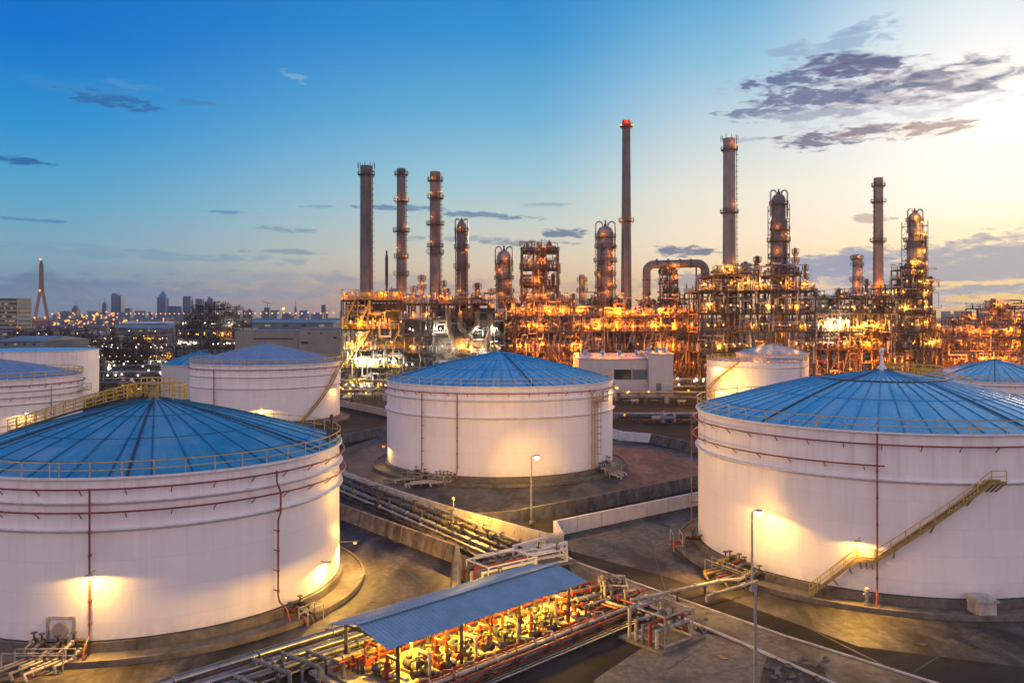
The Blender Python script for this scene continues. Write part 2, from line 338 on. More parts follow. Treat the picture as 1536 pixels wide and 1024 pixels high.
for a in [
    (1245,68,95,18,(140,170,202),.75,3.2,1.1,.12,None,1), (1290,40,45,6,(140,170,200),.5,3.,1.,.3,None,2), (1320,150,180,36,(190,192,204),.6,3.0,1.2,0.,None,1),
    (1395,124,140,30,(96,110,142),.92,2.6,1.2,.03,(200,188,190),1), (1325,134,95,24,(98,112,146),.9,2.6,1.1,0.,(186,176,188),1), (1250,95,85,17,(88,101,144),.95,2.6,1.1,0.,(156,168,196),1), (1195,119,110,14,(92,106,148),.93,2.8,1.1,.02,(158,170,198),2),
    (1225,147,105,15,(98,110,150),.92,2.8,.8,0.,(166,174,198),2), (1150,167,75,8,(108,120,156),.88,2.8,.9,0.,None,2), (1210,172,90,10,(146,154,180),.7,3.,1.,0.,None,2), (1290,100,60,14,(92,98,138),.9,2.6,.9,0.,None,2),
    (1235,208,75,16,(108,116,146),.95,2.8,1.1,.02,(200,192,198),2), (1308,196,52,10,(134,128,144),.85,2.8,.9,.08,(222,206,194),2), (1395,194,62,11,(160,132,132),.8,3.,.9,.06,(236,212,184),2), (1115,210,32,4,(160,170,190),.6,3.,1.,0.,None,2),
    (1455,408,260,48,(146,158,178),.97,1.5,.45,.10,(214,200,188),1), (1250,398,95,22,(134,150,180),.95,1.7,.5,.12,(190,182,186),2), (1540,470,330,12,(205,165,130),.5,2.5,1.,0.,None,1),
    (1470,424,75,4,(250,216,150),.85,2.2,.9,.03,None,2), (1380,432,60,2.5,(248,210,140),.7,2.4,.9,0.,None,2), (1500,447,80,6,(252,208,120),.85,2.2,.9,0.,None,2), (1260,452,60,6,(250,205,120),.6,2.2,.9,0.,None,2),
    (1310,328,34,7,(190,175,168),.85,2.6,.9,0.,None,2), (600,312,70,5,(92,128,166),.8,2.6,.9,-.03,None,2), (720,323,95,5,(100,130,162),.85,2.6,.9,-.05,None,2), (842,349,38,7,(98,118,152),.9,2.2,.8,-.06,None,2),
    (790,364,70,5,(122,136,162),.75,2.8,.9,-.02,None,2), (690,358,90,5,(134,152,172),.6,2.8,1.,-.02,None,2), (1030,377,52,9,(104,118,150),.95,2.,.8,0.,None,2), (820,307,50,3,(140,165,185),.6,2.6,.9,0.,None,2),
    (1040,425,70,16,(135,142,165),.7,2.4,.9,0.,None,2), (900,428,140,10,(196,168,150),.5,2.6,1.,0.,None,1),
    (165,150,75,11,(44,106,168),.85,3.2,1.,-.05,(66,140,196),2), (195,128,45,8,(86,150,200),.5,3.2,1.,-.1,None,2), (292,154,36,5,(70,128,184),.75,3.,.9,.03,None,2), (120,130,100,12,(60,140,200),.4,3.4,1.2,-.05,None,1), (442,114,22,8,(128,178,212),.65,3.,1.,-.2,None,2), (30,241,40,5,(30,96,160),.85,2.4,.9,-.06,None,2),
    (340,318,44,3,(84,140,182),.75,2.4,.9,0.,None,2), (50,330,60,3.5,(66,132,178),.7,2.6,.9,-.04,None,2), (430,345,60,4,(106,142,170),.6,3.,1.,-.03,None,2), (480,310,30,3,(110,150,180),.6,2.6,1.,0.,None,2), (200,380,260,9,(118,152,178),.55,3.2,1.2,-.03,None,1), (430,378,60,4,(112,140,164),.6,3.,1.,0.,None,2),
    (330,415,300,12,(136,156,176),.5,3.2,1.3,0.,None,1), (560,430,250,16,(160,156,166),.55,3.,1.2,0.,None,1), (60,430,260,18,(96,118,158),.55,3.,1.2,0.,None,1), (280,440,300,10,(138,150,172),.5,3.,1.2,0.,None,1)]:
    sky = cloud(sky, *a)
bk = mrange(aAZ, 42, 95)
sky = mixc(bk, sky, BACK)
zen = mrange(EL, 30, 60); 
lp_bg = nd('ShaderNodeBackground'); L(sky, lp_bg.inputs[0]); L(mth('ADD', 1.0, mth('MULTIPLY', bk, .38)), lp_bg.inputs[1])
st = nd('ShaderNodeTexSky'); st.sky_type = 'NISHITA'; st.sun_disc = False; st.sun_elevation = rad(SUN_EL); st.sun_rotation = rad(SUN_AZ); st.air_density = 1.4; st.dust_density = 2.; st.ozone_density = 3.
nb = nd('ShaderNodeBackground'); L(st.outputs[0], nb.inputs[0]); nb.inputs[1].default_value = .004
ad = nd('ShaderNodeAddShader'); L(lp_bg.outputs[0], ad.inputs[0]); L(nb.outputs[0], ad.inputs[1])
wo = nd('ShaderNodeOutputWorld'); L(ad.outputs[0], wo.inputs[0])
sl = bpy.data.lights.new('sun', 'SUN'); sl.energy = 1.1; sl.angle = rad(9); sl.color = (1.,.70,.40)
so = bpy.data.objects.new('sun', sl); COL.objects.link(so)
sd = V((math.sin(rad(SUN_AZ))*math.cos(rad(SUN_EL)), math.cos(rad(SUN_AZ))*math.cos(rad(SUN_EL)), math.sin(rad(SUN_EL))))
so.rotation_euler = (-sd).to_track_quat('-Z', 'Y').to_euler()
vs_ = SC.view_settings; vs_.view_transform = 'Standard'; vs_.look = 'None'; vs_.exposure = 0.; vs_.gamma = 1.
SC.render.engine = 'CYCLES'; cy = SC.cycles
cy.use_denoising = True; cy.denoiser = 'OPENIMAGEDENOISE'; cy.max_bounces = 5; cy.diffuse_bounces = 2; cy.glossy_bounces = 2; cy.sample_clamp_indirect = 4.; cy.use_light_tree = True; cy.use_adaptive_sampling = True; cy.adaptive_threshold = .03
cy.caustics_reflective = False; cy.caustics_refractive = False
# ------------------------------------------------------------------ ground
def sheet(name, pts, z, m):
    b = MB(); b.add([(x, y, z) for x, y in pts], [tuple(range(len(pts)))]); o = b.build(name, m, flat=True); return struct(o)
b = MB(); b.add([(-30000,-3000,0),(30000,-3000,0),(30000,45000,0),(-30000,45000,0)], [(0,1,2,3)]); struct(b.build('ground', 'ground', flat=True))
def disc(name, x, y, r, z, m, n=96): sheet(name, [(x+r*math.sin(2*PI*i/n), y-r*math.cos(2*PI*i/n)) for i in range(n)][::-1][::-1], z, m)

TL = dict(X=-34.7, Y=84.1, R=17.6); TR = dict(X=41.2, Y=96.6, R=20.); TM = dict(X=-2.15, Y=155., R=20.)
# paved dike floors round the tanks, the road strip and the trench floor
sheet('dike_floor', [(-75,40),(-28.4,50.4),(-13.9,65.9),(-5.3,79.6),(-6.1,91.6),(-22.3,111.6),(-40,134),(-90,134)], .008, 'apron')
sheet('dike_floor', [(24.5,133),(2.6,109.9),(.6,108.2),(-7.5,109.5),(-27,135.4),(-36,162),(-28,192),(23,183),(36,165.5),(33,140)], .008, 'apron')
sheet('dike_floor', [(6.0,97.2),(5.6,103),(26,120),(34,129),(80,150),(110,100),(70,52),(27.4,68.6),(15.8,86.6)], .008, 'apron')
a0 = gp(850,838); a1 = gp(1005,893); a2 = gp(1180,955); a3 = gp(1420,1030); a4 = gp(1560,1080)
c0 = gp(862,872); c1 = gp(1000,918); c2 = gp(1120,968); c3 = gp(1260,1030); c4 = gp(1360,1080)
sheet('road', [a0, a1, a2, a3, a4, c4, c3, c2, c1, c0][::-1], .012, 'road')
b = MB()
for p, q in zip((a0,a1,a2,a3),(a1,a2,a3,a4)): b.beam((*p,.05),(*q,.05),.22,.14)
struct(b.build('kerb', 'conc_wall'))
b = MB()
for p, q in zip((c0,c1,c2,c3),(c1,c2,c3,c4)): b.beam((*p,.06),(*q,.06),.28,.18)
struct(b.build('kerb', 'conc_wall'))
p = [gp(893,1018), gp(1010,940), gp(1118,962), gp(1215,1003), gp(1100,1060), gp(870,1060)]
sheet('pad', p, .016, 'road')
sheet('trench_floor', [(-27,134.6),(-8,109.6),(3.6,96.6),(5,88),(-3,80),(-5.2,80.2),(-5.6,92),(-22,112.2),(-30,122)], .016, 'trench')
def joints(segs):
    b = MB()
    for p, q in segs:
        p, q = gp(*p), gp(*q); d = V((q[0]-p[0], q[1]-p[1], 0)); n = V((-d.y, d.x, 0)).normalized()*.06
        b.add([(p[0]-n.x,p[1]-n.y,.020),(q[0]-n.x,q[1]-n.y,.020),(q[0]+n.x,q[1]+n.y,.020),(p[0]+n.x,p[1]+n.y,.020)], [(0,1,2,3)])
    struct(b.build('pavement_joints', 'seam_dark', flat=True))
joints([((1225,905),(1545,985)),((1370,1008),(1470,945)),((1545,935),(1470,945)),((860,822),(1035,802)),((1240,930),(1300,905)),((560,880),(675,868)),((520,835),(665,845)),((560,712),(720,770)),((640,740),(760,725)),((760,725),(905,742)),((905,742),(1010,700)),((870,715),(930,745)),((930,660),(1040,708)),((985,690),(1040,680)),((900,780),(1045,845)),((960,765),(1000,890)),((1020,760),(1045,790)),((300,1005),(520,905)),((80,1020),(330,960)),((540,800),(640,880)),((1180,925),(1330,1000)),((1120,1000),(1000,1024)),((1060,965),(1000,1005))])

# ------------------------------------------------------------------ dike walls
def wall(name, label, pts, m, h=1.8, t=.38, lean=0., group='dike walls', cap=None):
    """pts: plan polyline of the wall's near top edge; the wall stands on the ground and may be thicker at its foot"""
    b = MB(); P = [V((x, y, 0)) for x, y in pts]; n = len(P); fr = []; bk = []
    for i in range(n):
        d0 = (P[i]-P[i-1]) if i else (P[1]-P[0]); d1 = (P[i+1]-P[i]) if i < n-1 else (P[-1]-P[-2])
        a = V((d0.y, -d0.x, 0)).normalized(); c = V((d1.y, -d1.x, 0)).normalized(); s = (a+c).normalized()
        fr.append(s/max(.4, s.dot(c)))
    vs = []
    for i in range(n):
        o = fr[i]; q = P[i]
        vs += [q+o*lean, q+V((0,0,h)), q-o*t+V((0,0,h)), q-o*(t+lean)]
    fs = []
    for i in range(n-1):
        for j in range(4): k = (j+1) % 4; fs.append((i*4+j, i*4+4+j, i*4+4+k, i*4+k))
    fs += [(0,1,2,3), ((n-1)*4+3, (n-1)*4+2, (n-1)*4+1, (n-1)*4)]
    b.add(vs, fs)
    o = tag(b.build(name, m, loc=(P[0].x, P[0].y, 0)), label, 'wall', group); jb = MB()
    for i in range(n-1):
        d = P[i+1]-P[i]; L_ = d.length; nv = V((d.y, -d.x, 0)).normalized(); k = 3.4
        while k < L_-.6:
            q = P[i]+d*(k/L_); jb.beam(q+nv*(lean+.003)+V((0,0,.03)), q+nv*.003+V((0,0,h-.03)), .07, .02); k += 4.2
    if jb.v: jb.build('casting_joint', 'conc_dark', o)
    return o
wall('dike_wall', 'long pale concrete wall along the pipe trench below the middle tank', [gp(508,706,1.8), gp(600,737,1.8), gp(680,762,1.8), gp(819,800,1.8), gp(844,801,1.8)], 'conc_wall')
wall('dike_wall', 'whitish low wall running from the bend by the pipe crossing to the large tank with stairs', [gp(846,800,1.8), gp(835,781,1.8), gp(1048,738,1.8), (36,129.2)], 'conc_pale')
wall('dike_wall', 'stained brown wall between the tank with the roof walkway and the trench', [(-34,127), gp(513,757,1.8), gp(683,818,1.8), gp(679,872,1.8)], 'conc_stained', lean=.35)
wall('dike_wall', 'dark cracked wall bending round the lamp post of the middle tank', [gp(717,770,1.8), gp(772,766,1.8), gp(797,761,1.8), gp(880,746,1.8), gp(1048,713,1.8), (36,141)], 'conc_dark', lean=.3)
wall('dike_wall', 'short pale bluish wall end beyond the middle tank', [gp(905,640,1.8), gp(931,647,1.8), gp(976,650.5,1.8)], 'conc_pale', t=.6, lean=.5)
wall('dike_wall', 'dark low wall between the pale wall end and the large tank', [gp(976.5,650.5,1.8), gp(1060,668,1.8)], 'conc_dark', t=.6, lean=.6)
wall('dike_wall', 'yellow lit wall under the furnace structure at the far side of the tank yard', [gp(495,597,1.8), gp(595,617,1.8)], 'conc_wall', t=.5)
wall('dike_wall', 'dark far wall beside the left flank of the middle tank', [gp(495,655,1.8), gp(595,637,1.8)], 'conc_dark', t=.5, lean=.4)

# ------------------------------------------------------------------ storage tanks
def phi_at(T, px):
    dx, dy = (px-CX)/F, 1.; n = math.hypot(dx, dy); dx /= n; dy /= n
    bq = dx*T['X']+dy*T['Y']; c = T['X']**2+T['Y']**2-T['R']**2; t = bq-math.sqrt(max(0, bq*bq-c))
    return math.atan2(dx*t-T['X'], -(dy*t-T['Y']))
def pol(T, r, a, z): return (T['X']+r*math.sin(a), T['Y']-r*math.cos(a), z)
def front_phi(T): return math.atan2(-T['X'], T['Y'])
def tank(label, T, zb, zr, rise, roof='roof_blue', shell='tank_white', nseam=40, major=8, girders=(), rings=(), risers=(), rail=True, ledge=True, lod=0, sag=.06, railm='yellow', rt=.07, cap=None):
    X, Y, R_ = T['X'], T['Y'], T['R']; t = thing('storage_tank', label, 'tank', (X, Y, 0), 'storage tanks'); T.update(zb=zb, zr=zr, rise=rise, t=t)
    N = 128 if lod == 0 else 80
    b = MB(); b.band(X, Y, R_-.6, R_+.38, 0, zb-.02, n=N); b.build('ring_wall', 'conc_ring', t)
    if ledge:
        b = MB(); b.band(X, Y, R_+.38, R_+2.2, 0, .34, n=N); b.band(X, Y, R_+2.2, R_+2.5, 0, .48, n=N); b.build('ledge', 'conc_ring', t)
        b = MB(); b.lathe([(R_+.10, zb), (R_+.10, zb+.06), (R_-.02, zb+.07)], X, Y, N, cap=False); b.build('bottom_plate', 'seam_dark', t)
    b = MB(); b.lathe([(R_, zb), (R_, zr-.05)], X, Y, N, cap=False); b.build('shell', shell, t)
    b = MB(); b.band(X, Y, R_-.25, R_+.28, zr-.16, zr, n=N); b.build('rim_angle', 'trim_white', t)
    # roof
    K = 14; prof = []
    for i in range(K+1):
        s = i/K; r = (R_-.02)*(1-s)
        if cap and r < cap*R_: z = zr+.02+rise*((1-cap)+ (s-(1-cap))*.72) 
        else: z = zr+.02+rise*(s+sag*math.sin(PI*s))
        prof.append((max(r, .02), z))
    def roofz(r):
        for (r0, z0), (r1, z1) in zip(prof, prof[1:]):
            if r1 <= r <= r0: return z0+(z1-z0)*(r0-r)/(r0-r1)
        return prof[-1][1]
    T['roofz'] = roofz
    b = MB(); b.lathe(prof, X, Y, 96, cap=False); b.build('roof', roof, t)
    def seams(name, n, wd, hh, m, ph=0., rmin=.05):
        b = MB()
        for i in range(n):
            a = 2*PI*i/n+ph; pr = [(r, z) for r, z in prof if r > rmin*R_]
            for (r0, z0), (r1, z1) in zip(pr, pr[1:]): b.beam(pol(T, r0, a, z0+hh*.3), pol(T, r1, a, z1+hh*.3), wd, hh)
        b.build(name, m, t)
    if nseam: seams('roof_seam', nseam, .10 if lod == 0 else .16, .10, 'seam_light_'+roof, .03, .06)
    if major: seams('roof_rafter', major, .20, .14, 'seam_dark', .28, .0)
    if lod == 0:
        for q in (.33, .62, .86):
            b = MB()
            for i in range(96):
                a0, a1 = 2*PI*i/96, 2*PI*(i+1)/96; z = roofz(q*R_)+.02; b.beam(pol(T, q*R_, a0, z), pol(T, q*R_, a1, z), .10, .05)
            b.build('roof_lap', 'seam_light_'+roof, t)
    for z in girders:
        b = MB(); b.lathe([(R_-.01, zr-z-.30), (R_+.36, zr-z-.03), (R_+.36, zr-z+.03), (R_-.01, zr-z+.05)], X, Y, N, cap=False); b.build('wind_girder', 'trim_white', t)
    for z, a0, a1, off, m in rings:
        b = MB(); r = R_+off; b.arc(X, Y, zr-z, r, rt, a0, a1, 128, 7)
        k = int(abs(a1-a0)*R_/3.2)
        for i in range(k):
            a = a0+(a1-a0)*(i+.5)/k; b.beam(pol(T, R_-.02, a, zr-z-.55), pol(T, r, a, zr-z-.03), .06, .06)
            b.beam(pol(T, R_-.02, a, zr-z-.07), pol(T, r+.05, a, zr-z-.07), .06, .05)
        b.build('ring_pipe', m, t)
    for a, z0, z1, off, kink, m in risers:
        b = MB(); r = R_+off; P = [pol(T, r, a, z1)]
        if kink: P += [pol(T, r, a, z1-.9), pol(T, r-.05, a+kink, z1-1.9), pol(T, r-.05, a+kink, z1-3.6), pol(T, r, a+kink*.3, z1-4.2)]; a2 = a+kink*.3
        else: a2 = a
        P += [pol(T, r, a2, z0+1.2), pol(T, r+.15, a2, z0+.75), pol(T, r+1.1, a2, z0+.2), pol(T, r+1.5, a2, .4)]
        b.tube(P, rt*1.15, 8)
        for i in range(5):
            z = z0+1.6+(z1-z0-5)*i/4; b.beam(pol(T, R_-.02, a2, z), pol(T, r, a2, z), .08, .06); b.cyl(pol(T, r, a2, z-.07), pol(T, r, a2, z+.07), rt*1.8, 8)
        b.build('riser_pipe', m, t)
    if rail:
        n = 96; pts = [pol(T, R_+.12, 2*PI*i/n, zr) for i in range(n)]
        b = MB(); b.rail(pts, 1.15, .045 if lod == 0 else .085, 2*PI*R_/48, closed=True); b.build('railing', railm, t)
    return t
for nm, c, c2 in (('roof_blue', (.018,.25,.50), None), ('roof_blue_deep', (.012,.13,.24), None), ('roof_pale', (.25,.29,.4), None)):
    mat('seam_light_'+nm, c, .5, var=.2)

f0 = 2*PI
tl = tank('large white tank with a yellow railed walkway over its blue roof', TL, 1.1, 13.7, 4.6, roof='roof_blue_deep', nseam=36, major=6,
    girders=(1.9, 4.0), rings=((.85,0,2*PI,.5,'red_pipe'), (2.6,0,2*PI,.62,'red_pipe')),
    risers=((phi_at(TL,138),1.0,12.95,.55,0,'red_pipe'), (phi_at(TL,409),1.2,13.0,.55,.025,'red_pipe')))
tr = tank('largest white tank with a yellow wall staircase and a finial on its roof', TR, 1.1, 15.7, 5.0, nseam=56, major=5, cap=.33,
    girders=(4.3,), rings=((1.1,0,2*PI,.5,'red_pipe'), (3.0,phi_at(TR,1052)-1.0,phi_at(TR,1327),.6,'red_pipe')),
    risers=((phi_at(TR,1316),1.0,15.6,.55,0,'red_pipe'), (phi_at(TR,1050)-.10,1.0,14.6,.75,0,'red_pipe')))
tm = tank('middle white tank with a caged ladder and a bright lamp post before its wall', TM, 1.1, 15.2, 4.8, nseam=60, major=4, lod=0,
    girders=(2.2, 4.9), rings=((1.1,0,2*PI,.5,'red_pipe'),),
    risers=((phi_at(TM,636),1.0,14.2,.5,0,'red_pipe'), (phi_at(TM,687.5),1.0,14.2,.5,0,'red_pipe')), rt=.08)
TB = dict(X=xa(400,222), Y=222., R=18.4)
tank('white tank with a grey blue roof and a red riser, behind the roof walkway', TB, 1.1, 14.8, 4.6, roof='roof_pale', nseam=40, major=0, lod=1,
    girders=(2.9, 5.6), rings=((1.2,0,2*PI,.5,'red_pipe'),), risers=((phi_at(TB,323),1.0,13.6,.5,0,'red_pipe'),), rt=.10)
TB2 = dict(X=xa(300,276), Y=276., R=11.5)
tank('small dim blue roofed tank half hidden behind the tank with the grey blue roof', TB2, 1.0, 11.3, 4.2, shell='tank_dull', roof='roof_blue_deep', nseam=24, major=0, lod=1, rail=False, ledge=False)
TF = dict(X=-104.8, Y=171., R=18.)
tank('white tank cut off by the frame edge, with a pale cone roof', TF, 1.1, 14.6, 3.6, roof='roof_pale', nseam=30, major=0, lod=1,
    girders=(2.2, 4.6), rings=((1.2,0,2*PI,.5,'red_pipe'), (3.4,0,2*PI,.5,'white_pipe')), risers=((phi_at(TF,74),1.0,13.0,.5,0,'white_pipe'),), rt=.09)
TG = dict(X=-149., Y=270., R=18.4)
tank('tall plain white tank with a flat blue top behind the cut off tank', TG, 1.0, 16.0, .55, nseam=0, major=0, lod=1, rail=False, ledge=False)
TS = dict(X=xa(1134,252), Y=252., R=14.)
tank('small white flat topped tank with a yellow lit spiral stair', TS, 1.0, 13.7, .6, nseam=24, major=0, lod=1, girders=(1.6,), rings=(), risers=())
TX = dict(X=xa(1492,223), Y=223., R=18.)
tank('blue roofed tank seen over the shoulder of the largest tank', TX, 1.0, 10.6, 4.6, nseam=40, major=8, lod=1, rings=((1.,0,2*PI,.5,'red_pipe'),))

# staircase of the right tank
def stair(T, segs, parent, wd=.9, r0=.25):
    R_ = T['R']; b = MB(); h = MB()
    for (a0, z0, o0), (a1, z1, o1) in segs:
        n = max(2, int(abs(z1-z0)/.24)) if abs(z1-z0) > .1 else 1
        for i in range(n):
            s = (i+.5)/n; a = a0+(a1-a0)*s; z = z0+(z1-z0)*s; o = o0+(o1-o0)*s; da = (a1-a0)/n*.5
            p = pol(T, R_+o+r0, a, z); q = pol(T, R_+o+r0+wd, a, z)
            b.beam(p, q, max(.3, abs(da)*2*R_*1.02), .05)
        K = 24
        for side in (r0, r0+wd):
            pts = [pol(T, R_+o0+(o1-o0)*i/K+side, a0+(a1-a0)*i/K, z0+(z1-z0)*i/K) for i in range(K+1)]
            for p, q in zip(pts, pts[1:]): b.beam(p, q, .06, .26)
            if side > r0 or o1 > 0 or o0 > 0: h.rail(pts, 1.05, .045, 1.5)
        for i in range(3):
            s = (i+.5)/3; a = a0+(a1-a0)*s; z = z0+(z1-z0)*s; o = o0+(o1-o0)*s
            b.beam(pol(T, R_-.02, a, z-1.0), pol(T, R_+o+r0+wd, a, z-.1), .1, .1)
    s = b.build('staircase', 'steel_yellow', parent); h.build('handrail', 'yellow', s)
mat('steel_yellow', (.30,.21,.07), .55, var=.3, scale=2)
aT, aT2, aL0, aL1, aB = phi_at(TR,1476), phi_at(TR,1497), phi_at(TR,1313), phi_at(TR,1288), phi_at(TR,1226)
stair(TR, [((aT2,11.6,0),(aT,11.6,0)), ((aT,11.6,0),(aL0,4.2,0)), ((aL0,4.2,0),(aL1,4.2,0)), ((aL1,4.2,0),(aB,.55,.9))], tr)
b = MB(); x, y, z = TR['X'], TR['Y'], 20.6
b.lathe([(.55,z-.6),(.5,z-.1),(.2,z+.1),(.13,z+1.2),(.2,z+1.3),(.2,z+1.4),(.08,z+1.5)], x, y, 16); b.sphere((x,y,z+1.75), .27, 12); b.build('finial', 'trim_white', tr)
b = MB(); px_, py_ = TR['X']+4.2, TR['Y']+1.5; z = TR['roofz'](4.4); b.rail([(px_-3,py_-1.6,z),(px_+2.6,py_-1.6,z-.2),(px_+2.6,py_+1.6,z-.2),(px_-3,py_+1.6,z)], 1.3, .05, 1.2, closed=True, mids=(.45,.9))
b.rail([(px_-2,py_+3,z-.2),(px_+5,py_+4,z-1.),(px_+9,py_+4.5,z-2)], 1.2, .05, 1.4); b.build('platform_railing', 'yellow', tr)
b = MB()
rc = .33*TR['R']
for i in range(72):
    q0, q1 = 2*PI*i/72, 2*PI*(i+1)/72; z = TR['roofz'](rc)+.05; b.beam(pol(TR,rc,q0,z), pol(TR,rc,q1,z), .25, .22)
b.build('roof_ring', 'seam_dark', tr)
# riser platform by the middle tank: caged ladder
def ladder(T, a, z0, z1, parent, m='yellow', cage=True, wd=.5):
    R_ = T['R']; b = MB(); da = wd/2/R_; r = R_+.25
    for s in (-1, 1): b.beam(pol(T,r,a+s*da,z0), pol(T,r,a+s*da,z1+1), .08, .06)
    z = z0+.3
    while z < z1: b.cyl(pol(T,r,a-da,z), pol(T,r,a+da,z), .03, 5); z += .35
    o = b.build('ladder', m, parent)
    if cage:
        c = MB(); z = z0+2.4
        def P(k, z): th = PI*k/6; return pol(T, r+.9*math.sin(th), a-.55/R_*math.cos(th), z)
        while z < z1+.9: c.tube([P(k,z) for k in range(7)], .03, 4); z += 1.1
        for k in (1,3,5): c.cyl(P(k,z0+2.4), P(k,z1+.8), .025, 4)
        c.build('cage', m, o)
mat('ladder_brown', (.42,.25,.12), .55, var=.3, scale=2)
ladder(TM, phi_at(TM,893), 1.2, 12.3, tm, 'ladder_brown', wd=.9)
b = MB(); a = phi_at(TM,884); b.tube([pol(TM,20.5,a,1.2), pol(TM,20.5,a,13.4), pol(TM,20.1,a,14.2)], .12, 8); b.tube([pol(TM,20.4,a+.05,1.2), pol(TM,20.4,a+.05,12.2)], .09, 8); b.build('side_pipe', 'ladder_brown', tm)
b = MB(); a = phi_at(TM,896)
for r_, z in ((.2,12.2),):
    for k in (-1,0,1): b.beam(pol(TM,20+.1,a+k*.05,z), pol(TM,20+1.3,a+k*.05,z), 1.05, .1)
b.rail([pol(TM,20.15,a-.08,12.25), pol(TM,21.3,a-.08,12.25), pol(TM,21.3,a+.08,12.25), pol(TM,20.15,a+.08,12.25)], 1.5, .05, .7)
b.build('landing', 'ladder_brown', tm)
ladder(TS, phi_at(TS,1200), 1.2, 13.0, TS['t'], 'ladder_brown', False)
a0, a1 = phi_at(TS,1062)+.12, phi_at(TS,1100)
stair(TS, [((a1+.12,13.4,0),(a0,5.,0)), ((a0,5.,0),(a0+.45,1.2,.6))], TS['t'])
a0 = phi_at(TB,505)
stair(TB, [((a0-.02,13.8,0),(a0-.75,1.2,0))], TB['t'])
# walkway over the left tank roof, from the rim to the apex platform
b = MB(); h = MB(); Rw = TL['R']; aw = rad(-108)
zc = TL['roofz'](.3)
path = [pol(TL, r, aw, TL['roofz'](min(r, Rw-.1))+.55) for r in (Rw+.3, 14, 11, 8, 5, 2.6)]
for p, q in zip(path, path[1:]): b.beam(p, q, 1.0, .12)
n = V((math.cos(aw), math.sin(aw), 0))*.5
for s in (-1, 1): h.rail([V(p)+n*s for p in path], 1.15, .055, 1.3, mids=(.4,.8))
circ = [(TL['X']+2.7*math.sin(2*PI*i/20), TL['Y']-2.7*math.cos(2*PI*i/20)+.6, zc-.15) for i in range(20)]
h.rail([q for q in circ if not (abs(q[0]-TL['X']) < 1.6 and q[1] < TL['Y'])][::1], 1.35, .06, .9, mids=(.45,.9), closed=False)
h.rail([(TL['X']-1.9,TL['Y']+1.5,zc+.1),(TL['X']+1.4,TL['Y']+1.5,zc+.1)], 1.7, .06, .55, mids=(.5,1.1))
wk = b.build('walkway', 'steel_yellow', tl); h.build('handrail', 'yellow', wk)
b = MB(); b.lathe([(.6,zc-.5),(.6,zc+.35),(.35,zc+.5),(.2,zc+1.1),(.45,zc+1.2),(.4,zc+1.4),(.05,zc+1.55)], TL['X'], TL['Y'], 14); b.build('roof_vent', 'steel_yellow', tl)
# valve gear on the far right of the left tank rim
b = MB(); a = phi_at(TL,492)+.15; 
for k in range(5):
    q = pol(TL, 16.9-.25*(k % 2), a+.06*k, 13.8); b.cyl(q, (q[0],q[1],q[2]+1.3+.5*(k % 3)), .12, 8); b.sphere((q[0],q[1],q[2]+1.4+.5*(k % 3)), .22, 6)
    b.cyl((q[0],q[1],q[2]+.7), (q[0]+.9,q[1],q[2]+.7), .09, 6)
b.build('vent_valves', 'steel', tl)
# platform at the left tank in back (cut off tank)
b = MB(); a = phi_at(TF,120); q = pol(TF, 18.1, a, 11.5); b.box(q[0]-.2,q[0]+2.2,q[1]-1.4,q[1],11.4,11.5); b.rail([(q[0],q[1]-1.4,11.5),(q[0]+2.2,q[1]-1.4,11.5),(q[0]+2.2,q[1],11.5)],1.3,.06,1.)
b.build('landing', 'yellow', TF['t'])

TS2 = dict(X=xa(1158,286), Y=286., R=11.5)
tank('blue coned small tank peeping over the flat topped tank with the spiral stair', TS2, 1.0, 14.4, 3.0, nseam=24, major=0, lod=1, rail=False, ledge=False)
